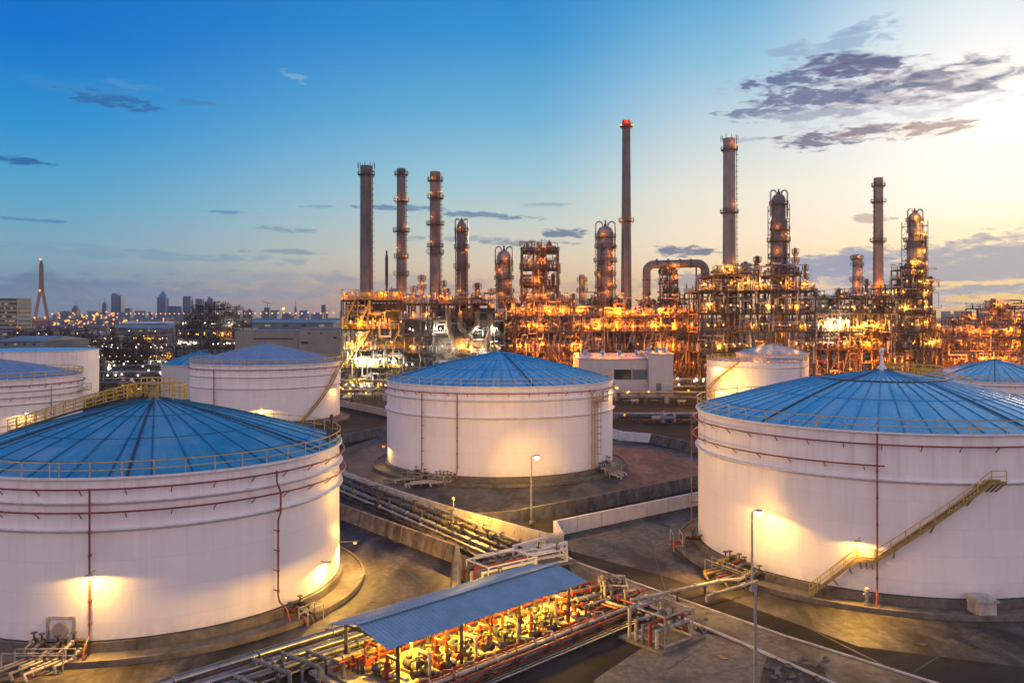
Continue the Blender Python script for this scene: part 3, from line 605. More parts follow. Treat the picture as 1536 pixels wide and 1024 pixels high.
# ------------------------------------------------------------------ stacks and columns
def tower(name, label, cat, px, Y, ytop, w, plats=(), wt=None, steps=(), m='stack_grey', loops=False, ladder=True, z0=0., bands=0, lamps=(), beacon=False, group=None, lit=600., pw=.9, lampcol=AMB, bulb='bulb_amber', crown=None, side=1):
    X = xa(px, Y); k = Y/F; zt = za(ytop, Y); r = w/2*k; rt_ = (wt or w)/2*k
    t = thing(name, label, cat, (X, Y, 0), group)
    prof = [(r, z0)]
    rz = lambda z: r+(rt_-r)*(z-z0)/(zt-z0)
    if steps:                                     # list of (row, width above it)
        rr = r
        for yy, ww in steps:
            z = za(yy, Y); prof += [(rr, z-.6), (ww/2*k, z+.6)]; rr = ww/2*k
        prof += [(rr, zt)]; 
        def rz(z, P=prof):
            for (r0, q0), (r1, q1) in zip(P, P[1:]):
                if q0 <= z <= q1: return r0+(r1-r0)*(z-q0)/max(1e-6, q1-q0)
            return P[-1][0]
    else: prof.append((rt_, zt))
    if loops: rr = prof[-1][0]; prof += [(rr*.75, zt+rr*.55), (rr*.2, zt+rr*.8)]
    else: prof += [(prof[-1][0]*.86, zt), (prof[-1][0]*.86, zt-1.5)]
    b = MB(); b.lathe(prof, X, Y, 24); b.build('shell', m, t)
    if bands:
        for i in range(bands):
            b = MB(); z = z0+(zt-z0)*(i+.5)/bands; b.band(X, Y, rz(z)-.05, rz(z)+.10, z-.09, z+.09, n=24)
            b.build('stiffener_ring', m, t)
    for i, yy in enumerate(plats):
        z = za(yy, Y); q = rz(z); wd = pw+.35*((i*7) % 3)/2; half = (i % 3 == 1 and len(plats) > 3)
        b = MB(); A0, A1 = (0, 2*PI) if not half else (-2.2+side*.8, 2.2+side*.8)
        b.band(X, Y, q, q+wd, z-.12, z, A0, A1, n=20)
        for j in range(6):
            a = A0+(A1-A0)*(j+.5)/6; b.beam((X+q*math.sin(a), Y-q*math.cos(a), z-1.1), (X+(q+wd)*math.sin(a), Y-(q+wd)*math.cos(a), z-.1), .14, .14)
        o = b.build('platform', 'steel', t)
        b = MB(); n = 16; b.rail([(X+(q+wd)*math.sin(A0+(A1-A0)*j/n), Y-(q+wd)*math.cos(A0+(A1-A0)*j/n), z) for j in range(n if not half else n+1)], 1.2, .075, 1.5, closed=not half)
        b.build('railing', 'steel', o)
    if loops:
        rg = random.Random(int(px)); 
        for i in range(5):
            a = rg.uniform(-1.5,1.5); q0 = rg.uniform(.02,.35); q1 = rg.uniform(.5,.93); za_, zb_ = z0+(zt-z0)*q0, z0+(zt-z0)*q1; q = max(rz(za_), rz(zb_))+rg.uniform(.3,.8)
            b = MB(); b.tube([(X+q*math.sin(a), Y-q*math.cos(a), za_), (X+q*math.sin(a), Y-q*math.cos(a), zb_), (X+rz(zb_)*.8*math.sin(a), Y-rz(zb_)*.8*math.cos(a), zb_+.3)], rg.choice((.14,.2,.28)), 7); b.build('side_pipe', rg.choice(('silver','steel','grey_pipe')), t)
        for i in range(6):
            a = rg.uniform(-1.6,1.6); z = z0+(zt-z0)*rg.uniform(.35,.97); q = rz(z); b = MB(); b.cyl((X+q*.9*math.sin(a), Y-q*.9*math.cos(a), z), (X+(q+.8)*math.sin(a), Y-(q+.8)*math.cos(a), z), .22, 8); b.cyl((X+(q+.7)*math.sin(a), Y-(q+.7)*math.cos(a), z), (X+(q+.85)*math.sin(a), Y-(q+.85)*math.cos(a), z), .36, 8); b.build('nozzle', 'steel', t)
    if loops and len(plats) > 2:                  # scaffold frame that wraps the column between its platforms
        zl = [za(p, Y) for p in plats]; lo = z0+(min(zl)-z0)*.25; b = MB(); q = max(rz(lo), r)+pw*.95
        for k_ in range(4):
            a = PI/4+PI/2*k_; x_, y_ = X+q*1.12*math.sin(a), Y-q*1.12*math.cos(a); b.beam((x_,y_,lo),(x_,y_,max(zl)-.1), .2, .2)
            a2 = a+PI/2; x2, y2 = X+q*1.12*math.sin(a2), Y-q*1.12*math.cos(a2)
            zz = lo
            while zz < max(zl)-1: b.beam((x_,y_,zz),(x2,y2,zz), .13, .13); b.beam((x_,y_,zz),(x2,y2,min(zz+4.2, max(zl)-.2)), .09, .09); zz += 4.2
        b.build('scaffold', 'steel', t)
    if ladder:
        b = MB(); a = side*1.25
        def P(z, d): return (X+(rz(z)+d)*math.sin(a), Y-(rz(z)+d)*math.cos(a), z)
        zz = z0+(zt-z0)*.12
        for s in (-.25, .25):
            p, q = P(zz, .35), P(zt-.5, .35); b.beam((p[0],p[1]+s,p[2]), (q[0],q[1]+s,q[2]), .11, .11)
        while zz < zt-1.5: p = P(zz, .5); b.band(p[0], p[1], .42, .50, zz, zz+.12, n=8); zz += 2.1
        b.build('ladder', 'steel', t)
    if loops:
        rr = prof[-3][0]; hh = max(2.6, rr*1.5)
        for s in (-1, 1):
            b = MB(); xo = rr+.55
            pts = [(X+s*xo, Y-.4, zt-6.), (X+s*xo, Y-.4, zt+hh*.6)]
            for j in range(1, 7):
                a = PI*j/6; pts.append((X+s*(xo-rr*.42*(1-math.cos(a))), Y-.4, zt+hh*.6+rr*.42*math.sin(a)))
            pts.append((pts[-1][0], Y-.4, zt+.3)); b.tube(pts, .28, 7); b.build('vapour_pipe', 'silver', t)
        b = MB(); b.cyl((X,Y,zt+rr*.7), (X,Y,zt+hh), .3, 8); b.cyl((X+.9,Y,zt+rr*.5), (X+.9,Y,zt+hh*.8), .14, 6); b.box(X-.5,X+.5,Y-.5,Y+.5,zt+rr*.75,zt+rr*.75+.8); b.build('relief_vent', 'steel', t)
    if crown:
        b = MB()
        for j in range(10):
            a = 2*PI*j/10; q = rt_+.9; b.cyl((X+q*math.sin(a), Y-q*math.cos(a), zt-1.), (X+q*math.sin(a), Y-q*math.cos(a), zt+1.2), .1, 5)
        b.build('crown_rail', 'steel', t)
    # platform lamps, each with a real point light a little off the wall
    for i, (yy, s) in enumerate(lamps):
        z = za(yy, Y); q = rz(z)+.75; a = s*.9
        p = (X+q*math.sin(a), Y-q*math.cos(a), z)
        b = MB(); b.sphere(p, .24, 8); b.cyl((X+(rz(z)-.05)*math.sin(a), Y-(rz(z)-.05)*math.cos(a), z-.1), (p[0],p[1],z-.1), .06, 5); b.build('lamp', bulb, t)
        plight((p[0]+.5*math.sin(a), p[1]-.9*math.cos(a), z-.2), lit*.6, lampcol)
    if beacon:
        for s in (-1, 1):
            b = MB(); b.sphere((X+s*(rt_+.7), Y-.8, zt-1.8), .38, 8); b.build('beacon', 'bulb_red' if s < 0 else 'bulb_amber', t)
        plight((X, Y-rt_-1.6, zt-.6), 900, RED)
        b = MB(); b.lathe([(rt_+.06, zt-3.6), (rt_+.06, zt+.05)], X, Y, 24, cap=False); b.build('painted_band', 'red_pipe', t)
    return t
tower('smokestack', 'plain dark smokestack at the left end of the row of three, over the furnace block', 'smokestack', 549.5, 310, 249, 19, (262,), 18, bands=16, z0=30, lamps=((446,.7),), crown=1, group='smokestacks', side=1)
tower('smokestack', 'middle smokestack of the row of three with four lit platforms', 'smokestack', 602, 306, 253, 15.5, (262,302,347,386,412), 13, bands=8, z0=28, lamps=((297,-.6),(299,1.2),(340,1.2),(372,-.6),(384,1),(437,-.8)), group='smokestacks', lit=420)
tower('smokestack', 'right smokestack of the row of three with platforms near its top', 'smokestack', 653, 308, 258, 17.5, (271,297,337,370,380), 16, bands=8, z0=26, lamps=((268,-.4),(290,-.6),(288,1.2),(326,-.5),(363,-.5)), group='smokestacks', lit=420)
tower('smokestack', 'shorter smokestack with hooped top pipe right of the row of three', 'smokestack', 692.5, 312, 338, 15, (347,372,401), 14, bands=5, z0=24, lamps=((342,-.2),(375,.8),(436,-.5)), group='smokestacks', lit=420, loops=True)
tower('flare_pipe', 'thin dark pipe stack between the first two smokestacks', 'pipe stack', 580, 300, 376, 3.4, (), None, m='steel_dark', ladder=False, z0=28, steps=((428,4.6),(384,2.6)))
tower('distillation_column', 'short column with hooped pipes left of the framed vessel tower', 'column', 756, 330, 384, 23, (395,418,438), 21, m='stack_pale', loops=True, lamps=((388,.3),(405,-.6),(424,.9),(440,-.5),(450,.5),(470,0)), z0=0, group='process columns', lit=800)
tower('distillation_column', 'tall pale column wrapped by platforms left of the tallest chimney', 'column', 908, 330, 349, 27, (356,372,392,412,432,452), 25, m='stack_pale', loops=True, lamps=((352,-.4),(380,.7),(400,.6),(412,-.9),(425,.5),(437,.2),(450,-.6),(475,.4)), group='process columns', lit=800)
tower('chimney', 'tallest slim chimney with red warning lights at its tip', 'chimney', 939.5, 330, 181, 18, (190,332), 12, bands=7, beacon=True, lamps=((331,-1),(331,1),), ladder=False, lit=250, group='chimneys')
tower('distillation_column', 'small dark column standing low between the framed tower and the pale column', 'column', 873, 345, 412, 11, (421,437,452), 9, m='vessel', lamps=((420,0),(440,.6)), lit=500, group='process columns')
tower('chimney', 'thick chimney with two ring platforms and a red lit tip', 'chimney', 1094, 325, 208, 21, (225,319), 18, bands=9, lamps=((218,1.),(306,.8),(398,-.5),(392,.8)), crown=1, lit=500, m='stack_pale', group='chimneys', beacon=False)
tower('distillation_column', 'stepped grey column with hooped top rising from the right process block', 'column', 1168, 305, 299, 24, (307,345,362,386,400,432), 22, steps=((330,20.5),), loops=True, lamps=((340,-.5),(352,.5),(376,-.5),(430,.2),(470,-.3),(500,0)), group='process columns', lit=700)
tower('distillation_column', 'slim small column standing between the thick chimney block and the far chimney', 'column', 1285, 350, 382, 15, (388,398,420,436), 12, m='vessel', lamps=((384,.2),(408,.5),(425,-.5),(440,.2)), lit=700, group='process columns')
tower('chimney', 'plain far chimney just left of the tapering golden column', 'chimney', 1317.5, 352, 267, 16, (279,303,362,432), 13.5, bands=9, lamps=((426,.2),(430,-.9),(458,.5)), lit=1300, m='stack_tan', group='chimneys', side=-1)
tower('distillation_column', 'golden lit column tapering in steps at the right side', 'column', 1372, 325, 326, 27, (332,352,362,372,392,404,425), 25, steps=((402,22),(360,18)), m='stack_pale', loops=True, lamps=((325,-.3),(334,.5),(350,0),(352,.7),(376,.5),(393,-.4),(395,.8),(430,0),(452,.6),(482,.5),(515,.0)), lit=2200, lampcol=GLD, bulb='bulb_yellow', group='process columns')

# ------------------------------------------------------------------ open steel process structures
PW = 1.25
def unit(name, label, cat, px0, px1, Yf, depth, rows, nx, ny, seed, lampcol=AMB, bulb='bulb_amber', power=900., nl=40, nlight=10, tops=None, mixm=('silver','vessel','grey_pipe','steel'), dens=1., decks=True, boxes=0, brace=True, lampr=.30, skip=(), railm='steel', deckm='steel_dark', framem='steel', npipe=24, rows_l=None, bulbs2=None, fine=13):
    """rows: photo rows of the deck levels on the front face, top first; tops: per bay number of upper levels left out"""
    rg = random.Random(seed); x0, x1 = xa(px0, Yf), xa(px1, Yf); zs = [za(r, Yf) for r in rows][::-1]; zs = [0.]+zs
    t = thing(name, label, cat, ((x0+x1)/2, Yf, 0), 'process structures')
    xs = [x0+(x1-x0)*i/nx for i in range(nx+1)]; ys = [Yf+depth*j/ny for j in range(ny+1)]; nl_ = len(zs)
    tops = tops or [0]*nx
    f = MB()
    def top(i):
        c = [tops[k] for k in (i-1, i) if 0 <= k < nx]; return nl_-1-min(c)
    for i, x in enumerate(xs):
        for y in ys: f.beam((x,y,0), (x,y,zs[top(i)]+(1.2 if rg.random() < .3 else .0)), .42, .42)
    for i in range(nx):
        T = nl_-1-tops[i]
        for l in range(1, T+1):
            for y in ys: f.beam((xs[i],y,zs[l]-.25), (xs[i+1],y,zs[l]-.25), .25, .45)
            for x in (xs[i], xs[i+1]): f.beam((x,ys[0],zs[l]-.27), (x,ys[-1],zs[l]-.27), .24, .40)
            if brace and rg.random() < .35:
                y = ys[0]; a, c = (xs[i], xs[i+1]) if rg.random() < .5 else (xs[i+1], xs[i]); f.beam((a,y,zs[l-1]), (c,y,zs[l]-.3), .18, .18)
            for xm in (.5,): f.beam((xs[i]+(xs[i+1]-xs[i])*xm,ys[0],zs[l]-.2), (xs[i]+(xs[i+1]-xs[i])*xm,ys[-1],zs[l]-.2), .16, .22)
    f.build('steel_frame', framem, t)
    for l in range(1, nl_):
        d = MB(); r = MB(); i = 0
        while i < nx:
            if nl_-1-tops[i] < l: i += 1; continue
            j = i
            while j+1 < nx and nl_-1-tops[j+1] >= l: j += 1
            d.box(xs[i]+.05, xs[j+1]-.05, ys[0]-.7, ys[-1]-.1, zs[l], zs[l]+.08)
            r.rail([(xs[i],ys[-1],zs[l]+.08),(xs[i],ys[0]-.65,zs[l]+.08),(xs[j+1],ys[0]-.65,zs[l]+.08),(xs[j+1],ys[-1],zs[l]+.08)], 1.15, .07, 1.8)
            i = j+1
        if decks and d.v: o = d.build('deck', deckm, t)
        if r.v: r.build('railing', railm, t)
    # plant on each level: drums, vessels, exchangers, cabinets
    for l in range(nl_):
        for i in range(nx):
            T = nl_-1-tops[i]
            if l > T or (i, l) in skip: continue
            hh = (zs[l+1]-zs[l]-.6) if l < T else rg.uniform(2.5, 5.5)
            xa_, xb = xs[i]+.5, xs[i+1]-.5; wd = xb-xa_; zb = zs[l]+.1
            for q in range(2 if wd > 5 else 1):
                if rg.random() > dens: continue
                xl = xa_+wd*q/(2 if wd > 5 else 1); xr = xl+wd/(2 if wd > 5 else 1)-.3; y = ys[0]+rg.uniform(.8, min(depth*.45, 5)); k = rg.random(); m = rg.choice(mixm); b = MB()
                if k < .30:
                    r_ = min(hh*.26, rg.uniform(.6, 1.3)); z = zb+r_+rg.uniform(.4, max(.5, hh-2*r_-.3))
                    b.tube([(xl,y,z),(xl+.35,y,z),(xr-.35,y,z),(xr,y,z)], [r_*.55,r_,r_,r_*.55], 12)
                    for xx in (xl+.9, xr-.9): b.box(xx-.15,xx+.15,y-r_*.7,y+r_*.7,zb,z-r_*.6)
                    b.cyl((xl+wd*.2,y,z+r_*.9),(xl+wd*.2,y,z+r_+.6),.18,6)
                    b.build('drum', m, t)
                elif k < .58:
                    r_ = min(wd*.2, rg.uniform(.5, 1.25)); h_ = hh*rg.uniform(.6, .95); xx = rg.uniform(xl+r_, max(xl+r_, xr-r_)); 
                    b.lathe([(r_*.9,zb),(r_*.9,zb+.3),(r_,zb+.5),(r_,zb+h_-r_*.5),(r_*.7,zb+h_-r_*.15),(.05,zb+h_)], xx, y, 14)
                    b.cyl((xx,y-r_,zb+h_*.4),(xx,y-r_-.6,zb+h_*.4),.16,6); b.build('vessel', m, t)
                elif k < .78:
                    r_ = min(.55, hh*.12)
                    for s in range(2 if hh < 3.5 else 3):
                        z = zb+.6+s*r_*2.6; b.tube([(xl,y,z),(xr,y,z)], r_, 10); b.tube([(xl+.2,y,z),(xl+.45,y,z)], r_*1.3, 10); b.tube([(xr-.45,y,z),(xr-.2,y,z)], r_*1.3, 10)
                        b.box(xl+.8,xl+1.05,y-r_*.6,y+r_*.6,z-r_*1.6,z-r_*.8)
                    b.build('heat_exchanger', m, t)
                else:
                    h_ = min(hh*.7, rg.uniform(1.2, 2.6)); w_ = min(wd*.35, rg.uniform(.7, 2.0)); b.box(xl,xl+w_,y,y+1.2,zb,zb+h_); b.box(xl+.1,xl+w_-.1,y-.06,y,zb+.25,zb+h_-.25)
                    b.tube([(xl+w_+.5,y,zb),(xl+w_+.5,y,zb+h_*1.2),(xr,y,zb+h_*1.2),(xr,y,zb)], .2, 6); b.build('cabinet', m, t)
    # process pipes, mostly on the open front
    for _ in range(npipe):
        i = rg.randrange(nx); T = nl_-1-tops[i]; l = rg.randrange(0, T+1); z = zs[l]+rg.uniform(.6, 3.4); y = ys[0]+rg.choice((-.35, .3, 1.2, 2.)); x = rg.uniform(xs[i], xs[i+1]); P = [(x,y,z)]; ax = rg.choice('xz')
        for s in range(rg.randint(2, 5)):
            if ax == 'x': x = min(max(x+rg.choice((-1,1))*rg.uniform(2, 9), x0-.5), x1+.5); ax = rg.choice('zzy')
            elif ax == 'z': z = min(max(.4, z+rg.choice((-1,1))*rg.uniform(1.5, 7)), zs[T]+3.5); ax = 'x'
            else: y = min(max(y+rg.choice((-1,1))*1.4, ys[0]-.4), ys[-1]); ax = 'z'
            if (V((x,y,z))-V(P[-1])).length > .5: P.append((x,y,z))
        if len(P) > 1: b = MB(); b.tube(P, rg.choice((.10,.14,.2,.26,.34)), 7); b.build('pipe', rg.choice(mixm), t)
    for mi, mm in enumerate((mixm[0], mixm[-1])):
        sb = MB()
        for l in range(nl_):
            for i in range(nx):
                T = nl_-1-tops[i]
                if l > T or (i, l) in skip: continue
                hh = (zs[l+1]-zs[l]-.3) if l < T else rg.uniform(1.5, 4.)
                for _ in range(int(fine)):
                    x = rg.uniform(xs[i], xs[i+1]); y = ys[0]+rg.choice((-.3,.5,1.5,3.,5.,8.,depth*.7,depth)); z = zs[l]+rg.uniform(.1, hh*.8); P = [(x,y,z)]
                    for s_ in range(rg.randint(1,4)):
                        if rg.random() < .5: z = min(max(zs[l]+.05, z+rg.uniform(-2.5,2.5)), zs[l]+hh)
                        else: x = min(max(x+rg.uniform(-3.5,3.5), xs[i]-.3), xs[i+1]+.3)
                        if (V((x,y,z))-V(P[-1])).length > .25: P.append((x,y,z))
                    if len(P) > 1: sb.tube(P, rg.choice((.05,.07,.1,.14)), 5)
                    if rg.random() < .35: w_ = rg.uniform(.15,.4); sb.box(x-w_,x+w_,y-w_,y+w_,z-w_*.7,z+w_*.9)
                    if rg.random() < .22: sb.lathe([(.3,zs[l]+.1),(.34,zs[l]+.3),(.34,zs[l]+.3+hh*.35),(.05,zs[l]+.5+hh*.35)], x, y, 8)
                if mi and l < T and rg.random() < .3:      # a stair flight between two levels
                    xq = xs[i]+.6; b_ = sb
                    for yy in (ys[0]-.25, ys[0]+.55): b_.beam((xq,yy,zs[l]+.1),(xs[i+1]-.6,yy,zs[l+1]),.08,.25); b_.beam((xq,yy,zs[l]+1.1),(xs[i+1]-.6,yy,zs[l+1]+1.),.07,.07)
                    for k_ in range(12): u_ = (k_+.5)/12; xx = xq+(xs[i+1]-.6-xq)*u_; b_.box(xx-.14,xx+.14,ys[0]-.25,ys[0]+.55,zs[l]+(zs[l+1]-zs[l])*u_,zs[l]+(zs[l+1]-zs[l])*u_+.05)
        o = sb.build('small_pipework', mm, t); o['kind'] = 'stuff'
    # lamps under the deck edges and on posts, a part of them with their light
    spots = []
    for _ in range(nl):
        i = rg.randrange(nx); T = nl_-1-tops[i]; l = rg.randrange(0, T+1) if rows_l is None else rg.choice([q for q in rows_l if q <= T] or [0])
        hh = (zs[l+1]-zs[l]) if l < T else 3.2
        spots.append((rg.uniform(xs[i]+.4, xs[i+1]-.4), ys[0]+rg.choice((-.5,-.5,.6,2.5)), zs[l]+min(hh-.7, rg.uniform(1.8, 2.9)), l))
    proto = None
    for k, (x, y, z, l) in enumerate(spots):
        bb = bulbs2[l % len(bulbs2)] if bulbs2 else bulb
        if (proto or {}).get(bb) is None:
            b = MB(); b.sphere((0,0,0), lampr, 8); b.cyl((0,0,lampr*.8),(0,0,lampr*1.6),.05,5); o = b.build('lamp', bb, None); o.parent = t; o.location = V((x,y,z))-V(t.location); proto = dict(proto or {}); proto[bb] = o
        else:
            o = proto[bb].copy(); COL.objects.link(o); o.location = V((x,y,z))-V(t.location)
        if k < nlight: plight((x, y-1.0, z-.1), power*PW*rg.uniform(.6, 1.4), {'bulb_amber':AMB,'bulb_yellow':GLD,'bulb_white':WHT}[bb], .3)
    return t, xs, ys, zs

# the furnace block below the three smokestacks
ua, xs, ys, zs = unit('furnace_structure', 'tall dark furnace block under the row of smokestacks, yellow lit at its left end', 'process unit', 512, 604, 300, 26, (450,494,524,552), 4, 3, 11, YEL, 'bulb_yellow', 1500, 64, 18, mixm=('silver','vessel','stack_pale','grey_pipe','yellow'), railm='yellow', npipe=40, bulbs2=('bulb_white','bulb_white','bulb_yellow','bulb_yellow','bulb_amber'))
ub, xs, ys, zs = unit('furnace_structure', 'dark grey heater block right of the yellow lit furnace end, white lamps below', 'process unit', 605, 757, 299, 26, (455,480,505,530,556), 6, 3, 23, WHT, 'bulb_white', 1500, 64, 18, tops=[0,0,0,0,0,1], mixm=('silver','stack_pale','steel','grey_pipe'), dens=.8, npipe=40, skip=tuple((i,l) for i in range(6) for l in (3,4)), bulbs2=('bulb_white','bulb_white','bulb_yellow','bulb_white','bulb_amber','bulb_amber'))
for (p0, p1, r0, r1, m, yy) in ((612,640,482,548,'steel',2.5),(648,690,462,503,'steel_dark',2.2),(694,742,462,500,'steel_dark',2.6),(648,700,507,548,'stack_pale',2.2),(704,738,510,550,'stack_pale',3.),(520,598,455,492,'steel',6)):
    Yb = 299+yy; b = MB(); xq0, xq1 = xa(p0,Yb), xa(p1,Yb); z1, z0 = za(r0,Yb), za(r1,Yb); n = 5
    b.box(xq0,xq1,Yb,Yb+7,z0,z1)
    for i in range(n+1): xx = xq0+(xq1-xq0)*i/n; b.box(xx-.12,xx+.12,Yb-.22,Yb-.01,z0+.05,z1-.05)
    b.box(xq0-.1,xq1+.1,Yb-.3,Yb-.23,(z0+z1)/2-.12,(z0+z1)/2+.12); b.build('heater_box', m, ub if p0 > 600 else ua)
for px0, px1, r0, r1 in ((672,680,462,520),(690,706,470,512),(716,700,466,508),(735,728,470,525)):
    b = MB(); b.tube([(xa(px0,298.4),298.6,za(r0,298.4)),(xa(px0,298.4),298.6,za((r0+r1)/2,298.4)),(xa(px1,298.4),298.6,za(r1-6,298.4)),(xa(px1,298.4),298.6,za(r1,298.4))], .95, 12); b.build('duct', 'steel', ub)
plight((xa(560,297), 296, 24), 3000, GLD); plight((xa(530,297), 296, 14), 3000, WHT); plight((xa(672,296), 295, 15), 3500, WHT); plight((xa(722,296), 295, 14), 3500, WHT)  # bare points without fittings, added to brighten the block front
plight((xa(672,302), 303, 33), 600, AMB); plight((xa(610,302), 303, 34), 600, AMB); plight((xa(720,302), 303, 34), 600, AMB)  # more added points without fittings, over the furnace roof
# frame with vessels: the tower of scaffolding
uc, *_ = unit('vessel_tower', 'square open steel tower packed with vessels between two columns', 'process unit', 782, 838, 322, 14, (376,402,428,450,470), 3, 2, 31, AMB, 'bulb_amber', 900, 22, 8, mixm=('vessel','stack_pale','steel'), npipe=22, brace=True, lampr=.3)
for s in (0, 1):
    b = MB(); x = xa(783+54*s, 321); d = -1 if s else 1; zt_ = za(372, 321)
    b.tube([(x,321,za(455,321)),(x,321,zt_-1),(x+d*.4,321,zt_-.2),(x+d*1.2,321,zt_),(x+d*4,321,zt_),(x+d*4.6,321,zt_-.5),(x+d*4.7,321,zt_-2)], .45, 8); b.build('vapour_pipe', 'steel', uc)
b = MB(); x = xa(812, 329); b.lathe([(2.6,za(470,329)),(2.6,za(392,329)),(1.7,za(382,329)),(1.2,za(368,329)),(.2,za(364,329))], x, 329, 20); b.build('reactor', 'stack_pale', uc)
b = MB(); x = xa(824, 326); b.lathe([(1.1,za(376,326)),(1.3,za(368,326)),(.1,za(360,326))], x, 326, 10); b.cyl((x-3,326,za(376,326)),(x-3,326,za(358,326)),.12,5); b.build('vent', 'steel', uc)
# long orange lit rack between the furnace block and the right block
ud, *_ = unit('process_rack', 'long orange lit pipe rack behind the white building', 'process unit', 757, 905, 312, 20, (452,474,497,527,553), 9, 2, 41, AMB, 'bulb_amber', 2600, 86, 24, tops=[0,1,0,0,1,0,1,1,0], mixm=('vessel','stack_pale','steel','grey_pipe'), npipe=60, rows_l=(2,3,3,4,4,5))
ue, *_ = unit('process_rack', 'orange lit rack under the big hooped duct', 'process unit', 905, 1046, 318, 20, (455,476,497,527,556), 9, 2, 43, AMB, 'bulb_amber', 2600, 86, 24, tops=[1,0,1,1,0,1,1,0,1], mixm=('vessel','stack_pale','steel','grey_pipe'), npipe=60, rows_l=(2,3,3,4,4,5))
# big block under the thick chimney
uf, *_ = unit('process_block', 'dense many floored process block under the thick chimney', 'process unit', 1048, 1222, 298, 24, (412,436,470,497,527), 8, 3, 53, YEL, 'bulb_yellow', 1500, 96, 26, tops=[1,0,0,0,1,0,0,1], mixm=('vessel','stack_pale','silver','steel'), npipe=70)
ug, *_ = unit('process_rack', 'orange and white lit racks beneath the far chimney', 'process unit', 1224, 1342, 330, 20, (447,470,497,523), 7, 2, 61, AMB, 'bulb_amber', 2600, 90, 22, tops=[0,1,0,1,0,1,0], mixm=('vessel','stack_pale','white_pipe','steel'), npipe=50, bulbs2=('bulb_amber','bulb_amber','bulb_yellow','bulb_yellow','bulb_yellow'))
uh, *_ = unit('process_block', 'stepped steel frame wrapped round the foot of the golden column', 'process unit', 1338, 1412, 318, 16, (402,416,430,447,470,497,523), 8, 2, 71, GLD, 'bulb_yellow', 1300, 70, 18, tops=[5,3,2,0,0,2,4,5], mixm=('vessel','stack_pale','steel'), npipe=40)
ui, *_ = unit('process_rack', 'hazy golden rack running off the right frame edge', 'process unit', 1408, 1560, 390, 20, (462,480,500,522), 8, 2, 83, YEL, 'bulb_amber', 2600, 90, 18, tops=[2,2,1,2,0,0,1,0], mixm=('vessel','stack_pale','steel'), npipe=40, lampr=.4)
for x, r, p, c in ((1262,486,5000,WHT),(1246,488,5000,WHT),(1290,492,4000,YEL)): plight((xa(x,328),327,za(r,328)), p, c)
b = None
for x in (1246,1258,1272):
    b = MB(); b.cyl((xa(x,329),329,za(484,329)),(xa(x,329),329,za(497,329)),.1,5); o = b.build('floodlight_post', 'galv', ug); b = MB(); b.sphere((xa(x,329),329,za(482,329)), .6, 8); b.build('floodlight', 'bulb_white', o)
# hooped duct
t = thing('hooped_duct', 'large grey duct bending over in a hoop beside the thick chimney', 'duct', (xa(1012,323),323,0))
Yd = 323; pts = [(xa(970,Yd),Yd,za(500,Yd)),(xa(970,Yd),Yd,za(407,Yd))]
for j in range(1,7): a = PI/2*j/6; pts.append((xa(970,Yd)+2.9*(1-math.cos(a)),Yd,za(407,Yd)+2.6*math.sin(a)))
pts += [(xa(1046,Yd),Yd,za(395,Yd))]
for j in range(1,7): a = PI/2*j/6; pts.append((xa(1046,Yd)+3.*math.sin(a),Yd,za(395,Yd)-3.*(1-math.cos(a))))
pts.append((pts[-1][0],Yd,za(425,Yd))); b = MB(); b.tube(pts, 1.5, 20); b.build('duct', 'stack_grey', t)
b = MB()
for x in (985,1002,1020,1036): xx = xa(x,Yd); b.tube([(xx-.25,Yd,za(395,Yd)),(xx+.25,Yd,za(395,Yd))], 1.68, 20)
for r in (420,440,460): b.band(xa(970,Yd),Yd,1.45,1.7,za(r,Yd)-.2,za(r,Yd)+.2,n=20)
b.build('flange', 'steel', t)
b = MB(); 
for x in (1046,1054): b.beam((xa(x,Yd),Yd+1.9,0),(xa(x,Yd),Yd+1.9,za(400,Yd)),.5,.5)
b.build('support', 'steel', t)
un, *_ = unit('ladder_tower', 'small open scaffold tower inside the hoop of the duct', 'process unit', 994, 1016, 322, 6, (410,424,438,452,470), 2, 1, 91, AMB, 'bulb_amber', 700, 10, 4, mixm=('steel','vessel'), npipe=12, lampr=.28)
# dark structure at the left among the warehouses
uo, *_ = unit('unlit_structure', 'dark steel structure with white lamps standing among the warehouses', 'process unit', 264, 350, 430, 30, (463,478,492,507,522), 7, 2, 97, WHT, 'bulb_white', 1500, 60, 8, tops=[2,1,0,0,0,0,1], mixm=('steel_dark','steel','grey_pipe'), npipe=40, lampr=.30, framem='steel_dark', rows_l=(0,1,1,2,2,3), bulbs2=('bulb_white','bulb_white','bulb_yellow','bulb_white','bulb_amber'))

